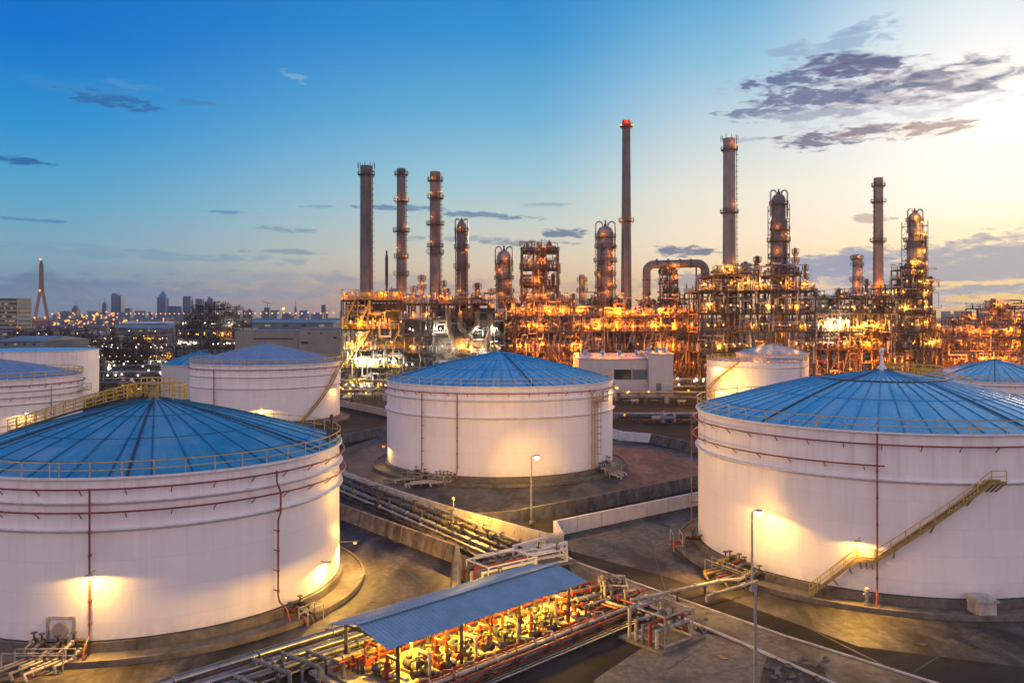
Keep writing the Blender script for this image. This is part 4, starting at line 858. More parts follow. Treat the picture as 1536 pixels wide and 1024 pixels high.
for px, w, yt, lab in ((621,6,428,'small gear column on the furnace roof right of the middle smokestack'),(633,8,412,'dark vessel stack on the furnace roof between the middle and right smokestacks'),(672,4,432,'short vent standing right of the third smokestack'),(716,9,424,'low gear tower right of the hooped smokestack'),(737,5,432,'slender vent at the end of the furnace roof'),(666,3,420,'thin vent close behind the third smokestack'),
    (1118,6,392,'slim vent column right of the thick chimney'),(1136,8,384,'gear column between the thick chimney and the stepped column'),(1075,7,398,'gear column left of the thick chimney'),(1193,6,372,'dark riser column right of the stepped column'),(1208,5,396,'short riser at the right end of the dense process block'),(1258,7,432,'short column left of the slim small column'),(1300,6,418,'thin riser between the slim column and far chimney'),(1348,6,420,'riser left of the golden column'),(1396,6,414,'riser right of the golden column'),(860,5,440,'low vent left of the small dark column'),(1490,9,448,'pale vessel over the hazy golden rack')):
    Yq = 306 if px < 1230 else 335
    if px > 1450: Yq = 395
    tower('process_vent', lab, 'vent column', px, Yq, yt, w, (yt+7,yt+20), w*.8, m='vessel' if px % 2 else 'steel', ladder=False, lamps=((yt+12,.2),(yt+24,-.4)), lit=350, pw=.7, z0=za(470,Yq))

for i in range(14):
    px = 765+21*i; plight((xa(px,308), 307, 7+3*(i % 3)), 3600, AMB, .4)  # unseen fill row added along the orange racks, no fittings
for i in range(8):
    px = 1222+17*i; plight((xa(px,326), 325, 6+4*(i % 2)), 3600, AMB, .4)  # added fill before the racks under the far chimney, no fittings
for i in range(7):
    px = 1065+24*i; plight((xa(px,294), 293, 12+6*(i % 2)), 1500, GLD, .4)  # added points without fittings that brighten the dense block's front
plight((xa(1103,321), 320.5, za(214,325)), 420, (1.,.18,.03), .3)

unit('process_rack', 'deep amber rack behind the shoulder of the largest tank', 'process unit', 1396, 1548, 335, 16, (486,505,525,546), 9, 2, 131, AMB, 'bulb_amber', 2200, 80, 20, tops=[0,1,0,1,1,0,1,0,1], mixm=('vessel','stack_pale','steel'), npipe=40)
unit('process_rack', 'shadowed rear rack behind the long orange lit pipe rack', 'process unit', 750, 1050, 372, 12, (462,484,508,535), 14, 1, 137, AMB, 'bulb_amber', 1800, 50, 14, tops=[1,0,2,1,0,1,0,2,0,1,1,0,1,2], mixm=('steel','stack_pale','steel'), npipe=20)
unit('process_rack', 'shadowed rear rack behind the golden column', 'process unit', 1222, 1420, 378, 12, (455,480,506,530), 10, 1, 139, AMB, 'bulb_amber', 1800, 50, 14, tops=[1,0,1,0,1,0,2,0,1,2], mixm=('steel','stack_pale','steel'), npipe=20)
tower('distillation_column', 'stubby column with platforms at the right end of the hazy golden rack', 'column', 1502, 396, 462, 13, (468,480), 11, m='stack_pale', loops=False, lamps=((470,.3),(484,-.5)), lit=900, group='process columns')
for i in range(9): plight((xa(1405+16*i,331), 330, 7+4*(i % 2)), 3000, AMB, .4)  # fill without fittings, added along the deep amber rack

unit('unlit_structure', 'low dark pipe plant with white lamps left of the tall dark steel structure', 'process unit', 150, 258, 470, 24, (502,514,527,540), 9, 2, 151, WHT, 'bulb_white', 900, 60, 6, tops=[1,0,2,0,1,0,0,1,2], mixm=('grey_pipe','steel','steel_dark'), npipe=30, lampr=.26, framem='steel_dark', bulbs2=('bulb_white','bulb_yellow'))
unit('unlit_structure', 'dim low plant seen over the flat blue topped tank', 'process unit', 8, 146, 540, 24, (496,506,517), 10, 2, 157, WHT, 'bulb_white', 900, 40, 5, tops=[1,0,2,1,0,2,0,1,0,1], mixm=('grey_pipe','steel','steel_dark'), npipe=24, lampr=.28, framem='steel_dark', bulbs2=('bulb_white','bulb_amber'))
# ------------------------------------------------------------------ pump shed
O = V((-11.0, 61.6, 0)); U = V((.70, .714, 0)).normalized(); Nn = V((-U.y, U.x, 0))
def sp(u, n, z=0.): p = O+U*u+Nn*n; return (p.x, p.y, z)
sh = thing('pump_shed', 'long open shed with a blue corrugated roof over glowing yellow pumps', 'shed', sp(10.7, 0))
ZE, ZR, HW, LN = 3.35, 4.15, 3.6, 21.4
b = MB(); pitch = .36
for s in (-1, 1):
    n = int(LN/pitch)*4; vs = []
    for i in range(n+1):
        u = LN*i/n; k = (0, .07, .07, 0)[i % 4]
        vs += [sp(u, 0, ZR+k), sp(u, s*HW, ZE+k), sp(u, s*HW, ZE+k-.03), sp(u, 0, ZR+k-.03)]
    fs = []
    for i in range(n):
        for j in range(4): q = (j+1) % 4; fs.append((i*4+j, i*4+4+j, i*4+4+q, i*4+q))
    fs += [(0,1,2,3), (n*4+3,n*4+2,n*4+1,n*4)]
    b.add(vs, fs)
b.build('roof', 'shed_roof', sh, flat=True)
b = MB(); b.beam(sp(-.1,0,ZR+.12), sp(LN+.1,0,ZR+.12), .5, .05); b.build('ridge_cap', 'shed_roof', sh)
for u in (1.2, 7.2, 13.4, 19.4):
    for n in (-3.1, 3.1):
        b = MB(); b.beam(sp(u,n,0), sp(u,n,ZE-.05), .24, .24); b.beam(sp(u,n,0), sp(u,n,.06), .55, .55); b.build('post', 'steel', sh)
    b = MB(); b.beam(sp(u,-3.5,ZE-.12), sp(u,0,ZR-.16), .12, .2); b.beam(sp(u,3.5,ZE-.12), sp(u,0,ZR-.16), .12, .2); b.beam(sp(u,-3.1,ZE-.25), sp(u,3.1,ZE-.25), .1, .16); b.build('truss', 'steel', sh)
b = MB()
for n in (-3.3,-2.2,-1.1,1.1,2.2,3.3): z = ZR-(ZR-ZE)*abs(n)/HW-.07; b.beam(sp(.1,n,z), sp(LN-.1,n,z), .08, .1)
b.build('purlins', 'steel', sh)
for u in (2.5, 6., 9.8, 13.5, 17.2, 20.):
    b = MB(); b.beam(sp(u-.5,-1.2,ZE+.02), sp(u+.5,-1.2,ZE+.02), .22, .12); b.build('light_fitting', 'bulb_yellow', sh)
    plight(sp(u,-1.2,ZE-.35), 2600, (1.,.52,.05), .3)
# low yellow lit floor slab with a step edge
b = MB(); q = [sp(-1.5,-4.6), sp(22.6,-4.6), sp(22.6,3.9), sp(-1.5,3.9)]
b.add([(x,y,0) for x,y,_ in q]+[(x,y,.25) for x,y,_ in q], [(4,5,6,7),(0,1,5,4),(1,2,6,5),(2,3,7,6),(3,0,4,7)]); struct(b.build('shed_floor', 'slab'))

# ------------------------------------------------------------------ pumps and their pipework
def pump(u, n, label, red=True, flip=1):
    c = V(sp(u, n, .25)); t = thing('pump_set', label, 'pump', c, 'pumps under the blue shed'); A = Nn*flip; B_ = U
    def P(a, s, z): q = c+A*a+B_*s; return (q.x, q.y, c.z+z)
    b = MB(); b.beam(P(-1.1,0,.12), P(1.1,0,.12), .75, .24); b.build('base', 'conc_ring', t)
    b = MB(); b.tube([P(.1,0,.62),P(.15,0,.62),P(.95,0,.62),P(1.02,0,.62)], [.2,.34,.34,.2], 12); b.beam(P(.3,0,.3), P(.8,0,.3), .5, .14); b.beam(P(.45,0,1.0), P(.75,0,1.0), .3, .25); b.build('motor', 'motor_blue', t)
    b = MB(); b.tube([P(-.25,0,.62),P(.12,0,.62)], .1, 8); b.beam(P(-.05,0,.62),P(.08,0,.62),.4,.35); b.build('coupling', 'yellow', t)
    b = MB(); b.tube([P(-.75,0,.62),P(-.68,0,.62),P(-.35,0,.62),P(-.28,0,.62)], [.25,.42,.42,.22], 14); b.build('casing', 'red_pipe' if red else 'grey_pipe', t)
    m = 'red_pipe' if red else 'white_pipe'
    b = MB(); b.tube([P(-.5,0,.95),P(-.5,0,1.75),P(-.5,.0,1.85),P(-1.6,0,1.85),P(-1.75,0,1.7),P(-1.75,0,.1)], .13, 8)
    for z in (1.05,1.4): b.cyl(P(-.5,0,z-.04),P(-.5,0,z+.04),.24,10)
    b.build('discharge_pipe', m, t)
    b = MB(); b.tube([P(-.75,0,.62),P(-1.5,.25,.62),P(-2.4,.25,.62)], .17, 8); b.cyl(P(-1.0,.1,.62),P(-1.08,.12,.62),.3,10); b.build('suction_pipe', 'white_pipe' if red else 'grey_pipe', t)
    b = MB(); b.beam(P(-.5,-.16,1.2),P(-.5,.16,1.2),.34,.34); b.cyl(P(-.5,.1,1.25),P(-.5,.55,1.25),.05,6)
    w_ = P(-.5,.55,1.25); pts = [(w_[0]+A.x*.28*math.cos(k*PI/5), w_[1]+A.y*.28*math.cos(k*PI/5), w_[2]+.28*math.sin(k*PI/5)) for k in range(10)]; b.tube(pts, .035, 5, closed=True); b.beam(pts[0],pts[5],.04,.04); b.beam(pts[2],pts[7],.04,.04)
    b.build('gate_valve', 'steel', t)
    return t
import itertools
names = ['red pump at the near left end of the shed', 'blue grey pump second from the near end of the shed', 'red pump before the second shed post', 'blue grey pump between the second and third shed posts', 'red pump just past the middle of the shed', 'blue grey pump before the third shed post', 'red pump past the third shed post', 'blue grey pump toward the bright far end of the shed', 'red pump at the far right end of the shed']
for i in range(9): pump(1.3+2.25*i, (-1.3,-2.0)[i % 2], names[i], i % 2 == 0)
rg = random.Random(5)
def valve(p, label, d=U, m='red_pipe', s=1., group=None, up=True):
    c = V(p); t = thing('gate_valve', label, 'valve', c, group); d = V(d).normalized()*s
    b = MB(); b.tube([c-d*.35, c-d*.2, c+d*.2, c+d*.35], [.16*s,.26*s,.26*s,.16*s], 10); b.cyl(c-d*.42, c-d*.34, .3*s, 10); b.cyl(c+d*.34, c+d*.42, .3*s, 10); b.cyl(c, c+V((0,0,.85*s)), .10*s, 8); b.build('body', m, t)
    b = MB(); z = c.z+.9*s; pts = [(c.x+.32*s*math.cos(k*PI/6), c.y+.32*s*math.sin(k*PI/6), z) for k in range(12)]; b.tube(pts, .04*s, 5, closed=True); b.beam(pts[0],pts[6],.05*s,.05*s); b.beam(pts[3],pts[9],.05*s,.05*s); b.build('handwheel', 'steel', t)
    return t
vlab = ['red valve standing among the pumps under the shed']
v0 = None
for i in range(14):
    p = sp(.8+1.5*i+rg.uniform(-.2,.2), rg.choice((-3.6,-2.9,.2,.9,1.9)), rg.choice((.62,.9,1.25)))
    if v0 is None: v0 = valve(p, vlab[0], Nn, 'red_pipe', .9, 'red valves under the shed')
    else: copy_tree(v0).location = p
v1 = None
for i in range(14):
    p = sp(1.+1.5*i+rg.uniform(-.3,.3), rg.choice((-4.0,-3.3,.5)), rg.choice((.6,.85)))
    if v1 is None: v1 = valve(p, 'dark grey valve standing among the pumps under the shed', U, 'steel', 1.05, 'grey valves under the shed')
    else: copy_tree(v1).location = p
# manifolds: long red headers under the shed with drops
def pipe(name, label, pts, r, m, group, n=8, flanges=0., supports=0., sm='steel'):
    b = MB(); b.tube(pts, r, n); P = [V(p) for p in pts]
    if flanges:
        for a, c in zip(P, P[1:]):
            L_ = (c-a).length; d = (c-a).normalized(); k = flanges*.5
            while k < L_-.2: b.cyl(a+d*(k-.05), a+d*(k+.05), r*1.65, n+2); k += flanges
    if not supports:
        return tag(b.build(name, m, loc=pts[0]), label, 'pipe', group)
    t = thing(name, label, 'pipe', pts[0], group); b.build('pipe_run', m, t)
    s = MB()
    for a, c in zip(P, P[1:]):
        d = (c-a); L_ = d.length
        if L_ < supports or abs(d.normalized().z) > .6: continue
        d.normalize(); k = supports*.5
        while k < L_: q = a+d*k; s.beam((q.x,q.y,0),(q.x,q.y,q.z-r*.6),.16,.16); s.beam((q.x-.3,q.y,q.z-r-.04),(q.x+.3,q.y,q.z-r-.04),.14,.08); k += supports
    if s.v: s.build('support', sm, t)
    return t

for n, z, r, m, lab in ((.9,1.5,.14,'red_pipe','upper red header pipe running the length of the shed'), (1.5,.8,.16,'red_pipe','lower red header pipe behind the pumps'), (2.3,1.1,.18,'white_pipe','white header pipe along the back of the shed'),
                        (2.9,.7,.15,'white_pipe','second white header pipe low along the back of the shed'), (-4.0,.55,.12,'red_pipe','thin red pipe along the front edge of the shed floor')):
    pipe('header_pipe', lab, [sp(-1.,n,z), sp(22.,n,z)], r, m, 'header pipes under the shed', flanges=2.6, supports=3.4)
for i in range(7):
    u = 1.6+3.*i+rg.uniform(-.3,.3); n = rg.uniform(-.2,.6); m = ('red_pipe','white_pipe','red_pipe','grey_pipe')[i % 4]
    z1 = rg.uniform(1.3,2.2)
    pipe('drop_pipe', {'red_pipe':'red looped drop pipe between pumps and header','white_pipe':'white looped drop pipe between pumps and header','grey_pipe':'grey looped drop pipe between pumps and header'}[m],
        [sp(u,n+.9,.6), sp(u,n+.9,z1), sp(u,n-.6,z1), sp(u,n-.6,.3)], .10, m, {'red_pipe':'red drop pipes','white_pipe':'white drop pipes','grey_pipe':'grey drop pipes'}[m], flanges=1.1)
# front rack along the shed's near edge and on to the manifold at its right end
k = 0
for n, z, r, m, lab in ((-5.2,.9,.13,'red_pipe','red pipe on the outer rack before the shed'), (-5.6,.9,.16,'white_pipe','white pipe on the outer rack before the shed'), (-6.0,.55,.18,'grey_pipe','grey pipe lying lowest on the outer rack before the shed'), (-6.4,.9,.12,'red_pipe','second red pipe on the outermost line before the shed')):
    pipe('rack_pipe', lab, [sp(2.,n,z), sp(23.5+k,n,z), sp(23.5+k,n+2.4,z), sp(27+k,n+2.4,z+.2)], r, m, 'pipes on the rack before the shed', flanges=5., supports=3.2); k += .7
# slant pipes leaving the right end of the shed
for i in range(11):
    n = -3.6+.62*i; z = .7+.35*(i % 3); m = ('red_pipe','white_pipe','grey_pipe','red_pipe','white_pipe')[i % 5]
    nm = {'red_pipe':'red','white_pipe':'white','grey_pipe':'grey'}[m]
    e = 27.+.35*((i*5) % 7)
    pipe('connecting_pipe', f'{nm} pipe running out from the right end of the shed to the white frame', [sp(21.5,n,z), sp(e-.5,n*.75-1.1,z), sp(e-.2,n*.75-1.1,z-.2), sp(e-.2,n*.75-1.1,.2)], .11+.03*(i % 2), m, f'{nm} pipes leaving the shed', flanges=2.2, supports=2.5)
# white pipe frames (manifold skids)
def skid(x0, y0, ang, L_, W_, Hh, nl, label, m='white_pipe', seed=1, r=.13):
    c = V((x0, y0, 0)); t = thing('pipe_manifold', label, 'manifold', c); a = V((math.cos(ang), math.sin(ang), 0)); d = V((-a.y, a.x, 0)); rr = random.Random(seed)
    def P(u, v, z): q = c+a*u+d*v; return (q.x, q.y, z)
    b = MB(); 
    for u in (-L_/2, L_/2):
        for v in (-W_/2, W_/2): b.beam(P(u,v,0), P(u,v,Hh), .12, .12)
        b.beam(P(u,-W_/2,Hh), P(u,W_/2,Hh), .12, .12); b.beam(P(u,-W_/2,.4), P(u,W_/2,.4), .12, .12)
    for v in (-W_/2, W_/2): b.beam(P(-L_/2,v,Hh), P(L_/2,v,Hh), .12, .12); b.beam(P(-L_/2,v,.3), P(L_/2,v,.3), .12, .14)
    b.build('frame', m, t)
    for i in range(nl):
        v = -W_/2+W_*(i+.5)/nl; z = Hh*rr.uniform(.45,1.05); b = MB()
        b.tube([P(-L_/2-.5,v,.15), P(-L_/2-.5,v,z), P(L_/2+rr.uniform(-.6,.4),v,z), P(L_/2+.4,v+.1,z*.3), P(L_/2+.9,v+.1,.2)], r, 8)
        for u in (-L_/4, L_/4): b.cyl(P(u-.05,v,z), P(u+.05,v,z), r*1.8, 10)
        b.build('pipe', rr.choice((m, m, m, 'grey_pipe', 'red_pipe')), t)
        if rr.random() < .6:
            b = MB(); u = rr.uniform(-L_/4, L_/4); b.beam(P(u-.2,v,z), P(u+.2,v,z), .42, .42); b.cyl(P(u,v,z), P(u,v,z+.7), .06, 6); b.cyl(P(u,v,z+.7), P(u,v,z+.75), .3, 10); b.build('valve', 'steel', t)
    b = MB(); q = [P(-L_/2-.9,-W_/2-.5,0), P(L_/2+1.1,-W_/2-.5,0), P(L_/2+1.1,W_/2+.5,0), P(-L_/2-.9,W_/2+.5,0)]
    b.add([(x,y,.02) for x,y,_ in q]+[(x,y,.22) for x,y,_ in q], [(4,5,6,7),(0,1,5,4),(1,2,6,5),(2,3,7,6),(3,0,4,7)]); b.build('plinth', 'conc_ring', t)
    return t
UA = math.atan2(U.y, U.x)
p = gp(992,958); skid(p[0], p[1], UA-.1, 3.4, 3.6, 2.6, 5, 'white pipe frame standing at the right end of the shed pipework', seed=3, r=.15)
p = gp(925,905); skid(p[0]-.3, p[1]+.4, UA+.75, 3.0, 2.4, 2.0, 4, 'rusty red and white pipe frame between the shed and the white frame', 'white_pipe', seed=9, r=.12)
p = gp(752,868); skid(p[0], p[1]+.6, UA-.12, 6.0, 3.6, 1.9, 6, 'pale pipe frame in the trench mouth behind the shed roof', 'conc_pale', seed=12, r=.14)
p = gp(815,850); skid(p[0], p[1]+1.2, UA-.2, 4.5, 2.6, 1.5, 4, 'low pale pipe frame by the bend of the whitish wall', 'conc_pale', seed=15, r=.13)
# pale box beam beside the trench mouth
for i, (s, e, z, lab) in enumerate((((770,838),(828,822),1.3,'pale square beam over the trench mouth'), ((805,848),(850,834),1.5,'second pale square beam nearer the shed roof'), ((712,850),(800,832),1.0,'long pale beam on the trench side of the pipe frame'))):
    a, c = gp(*s), gp(*e); b = MB(); b.beam((*a,z),(*c,z),.35,.35); 
    for q in (a, c): b.beam((*q,0),(*q,z-.17),.25,.25)
    tag(b.build('trench_beam', 'conc_pale', loc=(*a,0)), lab, 'beam')

# pipes down the trench between the two walls
A0, A1 = V((*gp(500,724), 0)), V((*gp(775,842), 0)); d = (A1-A0).normalized(); nn = V((-d.y, d.x, 0))
labs = ['grey', 'rusty', 'pale', 'brown']
for i in range(12):
    off = -3.4+.56*i; m = ('steel','grey_pipe','white_pipe','vessel','steel')[(i*3) % 5]; z = .35+.4*((i*7) % 3)
    nm = {'steel':'dark steel','red_pipe':'red','white_pipe':'pale','vessel':'tan insulated','grey_pipe':'grey'}[m]
    P0 = A0-d*(6+(i % 3))+nn*off; P1 = A1+d*(-2.5+.5*((i*5) % 6))+nn*off*.9
    pipe('trench_pipe', f'{nm} pipe lying along the trench between the two walls', [(*P0.xy,z), (*(P0+(P1-P0)*.45).xy,z), (*(P0+(P1-P0)*.47+nn*.25).xy,z), (*P1.xy,z)], .10+.05*(i % 3), m, f'{nm} trench pipes', flanges=4., supports=4.5, sm='conc_ring')
vt = None
for i in range(16):
    q = A0+d*(6+2.6*i+rg.uniform(-.8,.8))+nn*rg.uniform(-2.5,2.2)
    if vt is None: vt = valve((q.x,q.y,.7), 'dark valve rising among the trench pipes', d, 'steel', 1.25, 'valves along the trench')
    else: copy_tree(vt).location = (q.x,q.y,.5+.5*rg.random())
b = MB()
q = gp(680,806); t = thing('marker_post', 'slim pale post with a lit top standing in the trench', 'post', (*q,0)); b.cyl((*q,0),(*q,4.5),.07,8); b.box(q[0]-.25,q[0]+.25,q[1]-.2,q[1]+.2,0,.3); b.build('post','white_pipe',t); b = MB(); b.sphere((*q,4.65),.17,8); b.build('lamp','bulb_yellow',t); plight((q[0]+.5,q[1]+.3,5.1), 8000, YEL, .2)
# big pipes at the lower left, running in beside the shed
for i, (n, z, r, m, lab) in enumerate(((4.6,.75,.26,'grey_pipe','thick grey pipe nearest the shed on the ground rack'), (5.4,.6,.17,'white_pipe','thin pale pipe second from the shed on the ground rack'), (5.95,.8,.20,'silver','bare metal pipe in the middle of the ground rack'),
        (6.6,.7,.24,'grey_pipe','thick grey pipe in the middle of the ground rack'), (7.3,.55,.13,'red_pipe','rusty thin pipe on the ground rack'), (7.9,.8,.25,'silver','thick bare metal pipe toward the tank on the ground rack'), (8.7,.7,.20,'grey_pipe','grey pipe outermost toward the tank on the ground rack'), (3.9,.5,.12,'white_pipe','thinnest pale pipe tight along the shed floor'))):
    pipe('ground_pipe', lab, [sp(-26,n,z), sp(22-1.2*i,n,z), sp(22.3-1.2*i,n,z-.1), sp(22.4-1.2*i,n,.1)], r*.72, m, 'pipes on the ground rack beside the shed', n=12, flanges=6.5, supports=4., sm='conc_ring')
for i, (u, n0, n1, z, lab) in enumerate(((-4.5,2.2,6.4,1.25,'blue grey pipe crossing over the ground rack, nearest the camera'), (-2.6,1.5,5.6,1.35,'grey pipe crossing over the ground rack beside the shed corner'), (-.9,1.0,5.0,1.2,'grey elbow pipe crossing the ground rack at the shed end'), (-6.6,.5,5.2,1.0,'low grey pipe crossing under the frame edge'))):
    pipe('crossing_pipe', lab, [sp(u,n1,.7), sp(u,n1,z), sp(u+.4,n0,z), sp(u+.4,n0,.2)], .15, 'grey_pipe', 'pipes crossing the ground rack', flanges=1.6)
for i in range(7):
    u = -9+2.*i; pipe('branch_pipe', 'dark small bore pipe low beside the ground rack', [sp(u,-1.+.4*(i%3),.3), sp(u,2.4,.3), sp(u,2.4,.9), sp(u+.8,3.6,.9)], .1, ('steel','grey_pipe')[i%2], 'small pipes beside the ground rack', flanges=1.2)
# white line to the large tank and its branch
a, c = gp(945,916), gp(1085,884); pipe('feed_pipe', 'white lit pipe running from the shed pipework to the large tank', [(*a,1.0),(a[0]+.3,a[1],1.0),(*c,.9),(c[0]+1.6,c[1]+.2,.9),(c[0]+3.4,c[1]+2.6,.9)], .18, 'white_pipe', 'lines to the large tank', flanges=3., supports=3.5)
a, c = gp(1060,905), gp(1105,893); pipe('feed_pipe', 'shorter white pipe beside the lit line to the large tank', [(*a,.2),(*a,.7),(*c,.8),(c[0]+2.4,c[1]+1.6,.9)], .14, 'white_pipe', 'lines to the large tank', flanges=2.)
a, c = gp(905,1000-80), gp(1000,900); 
# valve clusters at the tank feet
def cluster(T, px, label, seed, n=6, reach=3.4, dirn=None, m='white_pipe', sc=1.):
    rr = random.Random(seed); a = phi_at(T, px); c = pol(T, T['R']+1.6, a, 0); t = thing('valve_cluster', label, 'valve gear', c)
    o = V((math.sin(a), -math.cos(a), 0)); s = V((math.cos(a), math.sin(a), 0))
    if dirn: o = V((*dirn, 0)).normalized()
    C_ = V(c)
    for i in range(n):
        k = (i-(n-1)/2)*.75*sc; z = rr.uniform(.9,1.9)*sc; st = V(pol(T, T['R']-.05, a+k/T['R'], z)); e = C_+s*k+o*reach*rr.uniform(.6,1.2)
        b = MB(); mid = C_+s*k
        b.tube([st, (mid.x,mid.y,z), (mid.x+o.x*.3,mid.y+o.y*.3,z-.2), (mid.x+o.x*.3,mid.y+o.y*.3,.55), (e.x,e.y,.5), (e.x+.3,e.y-.2,.05)], rr.choice((.1,.13,.16))*sc, 8)
        for f in (.35,.75): q = st+(V((mid.x,mid.y,z))-st)*f; q2 = q+(V((mid.x,mid.y,z))-st).normalized()*.09; b.cyl(q, q2, .3*sc, 10)
        b.build('pipe', rr.choice((m, m, 'grey_pipe', 'red_pipe' if i % 3 == 0 else m)), t)
        if rr.random() < .8:
            b = MB(); q = st+(V((mid.x,mid.y,z))-st)*.55; b.sphere(q, .3*sc, 8); b.cyl(q, q+V((0,0,.8*sc)), .07, 6); b.cyl(q+V((0,0,.8*sc)), q+V((0,0,.86*sc)), .32*sc, 10); b.build('valve', 'steel', t)
    b = MB(); q = C_+o*.6; ex = s*(n*.4*sc)
    for sg in (-1,1):
        for h_ in (.0, 1.0): w_ = q+ex*sg+o*h_; b.beam((w_.x,w_.y,0),(w_.x,w_.y,1.5*sc+.2),.09,.09)
    w0, w1 = q-ex, q+ex; b.beam((w0.x,w0.y,1.5*sc+.2),(w1.x,w1.y,1.5*sc+.2),.08,.08); b.beam((w0.x+o.x,w0.y+o.y,1.5*sc+.2),(w1.x+o.x,w1.y+o.y,1.5*sc+.2),.08,.08); b.beam((w0.x,w0.y,.9),(w1.x,w1.y,.9),.08,.08); b.build('guard_rail', 'white_pipe', t)
    return t
cluster(TL, 95, 'pale valve gear at the lamp lit foot of the tank with the roof walkway', 2, 7, 3.0, (-.55,-1), sc=.8)
cluster(TL, 432, 'dark small valve gear at the right foot of the tank with the roof walkway', 4, 3, 1.2, m='steel', sc=.8)
cluster(TM, 636, 'valve gear with a red riser at the foot of the middle tank', 6, 4, 4.5, (-1,-.5), sc=.85)
cluster(TM, 672, 'white pipe fan spreading from the foot of the middle tank', 7, 6, 5.5, (-1,-.42), sc=.85)
cluster(TM, 900, 'rusty valve gear under the caged ladder', 8, 5, 3., (.8,-1), m='vessel', sc=1.1)
cluster(TR, 1122, 'tangled yellow lit valve gear by the lamp post of the large tank', 10, 8, 2.6, (-.9,-.6), m='steel_yellow', sc=.9)
cluster(TR, 1051, 'rusty red valve gear at the shaded flank of the large tank', 14, 3, 1.5, m='red_pipe', sc=1.1)
# small fittings against the big tank ring wall
for px, lab, hh in ((1302,'short white hydrant on the kerb of the large tank',1.9),(1461,'pale concrete block set in the ring wall of the large tank',1.5)):
    a = phi_at(TR, px); c = pol(TR, 21.4, a, 0)
    t = thing('hydrant' if hh > 1.6 else 'anchor_block', lab, 'hydrant' if hh > 1.6 else 'block', c); b = MB()
    if hh > 1.6:
        b.lathe([(.3,.34),(.3,.5),(.16,.55),(.16,1.5),(.26,1.55),(.22,1.8),(.05,1.95)], c[0], c[1], 12); b.build('barrel','white_pipe',t); b = MB(); b.cyl((c[0]-.35,c[1],1.3),(c[0]+.35,c[1],1.3),.1,8); b.build('outlet','white_pipe',t)
    else: b.box(c[0]-.75,c[0]+.75,c[1]-.9,c[1]+1.2,.3,1.55); b.build('block','conc_wall',t); b = MB(); b.box(c[0]-.9,c[0]+.9,c[1]-1.05,c[1]+1.2,1.55,1.75); b.build('cap','conc_wall',t)
a = phi_at(TL,92); c = pol(TL,17.63,a,1.4); t = thing('manway_cover','white framed square manway on the tank wall behind the pale valve gear','hatch',c); b = MB()
s = V((math.cos(a),math.sin(a),0)); q0 = V(c)-s*1.0; q1 = V(c)+s*1.0; z0, z1 = 1.3, 3.0
for p, q in (((q0.x,q0.y,z0),(q0.x,q0.y,z1)),((q1.x,q1.y,z0),(q1.x,q1.y,z1)),((q0.x,q0.y,z1),(q1.x,q1.y,z1)),((q0.x,q0.y,z0),(q1.x,q1.y,z0))): b.beam(p,q,.2,.2)
b.build('frame','white_pipe',t); b = MB(); o = V((math.sin(a),-math.cos(a),0)); b.cyl(V(c)+V((0,0,.7))-o*.1, V(c)+V((0,0,.7))+o*.25, .6, 16); b.build('cover','vessel',t)
# rubble in the open pits by the lower right corner
rr = random.Random(44)
p0 = [gp(1150,985), gp(1235,1000), gp(1250,1050), gp(1130,1060)]
sheet('pit_floor', p0, .03, 'trench')
for i in range(38):
    q = gp(rr.uniform(1148,1245), rr.uniform(985,1040)); s = rr.uniform(.1,.32)
    b = MB(); b.sphere((q[0],q[1],s*.3), s, 6, .6); b.v = [(x+rr.uniform(-.3,.3)*s, y+rr.uniform(-.3,.3)*s, z+rr.uniform(-.2,.2)*s) for x,y,z in b.v]
    tag(b.build('rubble_stone','rubble',loc=(q[0],q[1],0),flat=True),'grey brown stone lying in the rubble pit by the road','stone','stones in the rubble pit')
for i in range(30):
    q = gp(rr.uniform(1010,1062), rr.uniform(915,950)); s = rr.uniform(.1,.28)
    b = MB(); b.sphere((q[0],q[1],s*.3), s, 6, .6); b.v = [(x+rr.uniform(-.3,.3)*s, y+rr.uniform(-.3,.3)*s, z+rr.uniform(-.2,.2)*s) for x,y,z in b.v]
    tag(b.build('rubble_stone','rubble',loc=(q[0],q[1],0),flat=True),'grey stone lying between the white pipe frame and the road kerb','stone','stones by the white pipe frame')

# ------------------------------------------------------------------ yard lamps
def post_lamp(x, y, h, label, arm=(0,1), power=1200, aim=None, deg=70, m='galv', r=.09, bulb='bulb_white'):
    t = thing('lamp_post', label, 'lamp post', (x,y,0)); b = MB(); b.cyl((x,y,0),(x,y,h),r*1.5,10,r); b.cyl((x,y,0),(x,y,.35),r*3,10); b.build('pole', m, t)
    a = V((*arm,0)).normalized(); e = V((x,y,h))+a*.7
    b = MB(); b.tube([(x,y,h-.1),(x+a.x*.2,y+a.y*.2,h+.08),e], r*.6, 6); b.beam(e-a*.25+V((0,0,.06)), e+a*.4+V((0,0,.02)), .4, .16); o = b.build('lamp_head', 'galv', t)
    b = MB(); b.sphere((e.x+a.x*.1,e.y+a.y*.1,e.z-.26), .32, 10, .8); b.build('lens', bulb, o)
    if aim: spot((e.x+a.x*.1,e.y+a.y*.1,e.z-.62), aim, power, deg, (1.,.54,.10), blend=.2 if deg > 90 else 1.)
    return t
x, y = gp(1128,886); q = pol(TR, 20, phi_at(TR,1136), 4.); post_lamp(x, y, za(767,y), 'lamp post blazing against the wall of the large tank', (.9,.45), 1300, (x+(q[0]-x)*.45,y+(q[1]-y)*.45,0), 174, bulb='bulb_white'); plight((x+.55*(q[0]-x)/math.hypot(q[0]-x,q[1]-y),y+.55*(q[1]-y)/math.hypot(q[0]-x,q[1]-y),za(767,y)-.5), 420, YEL)
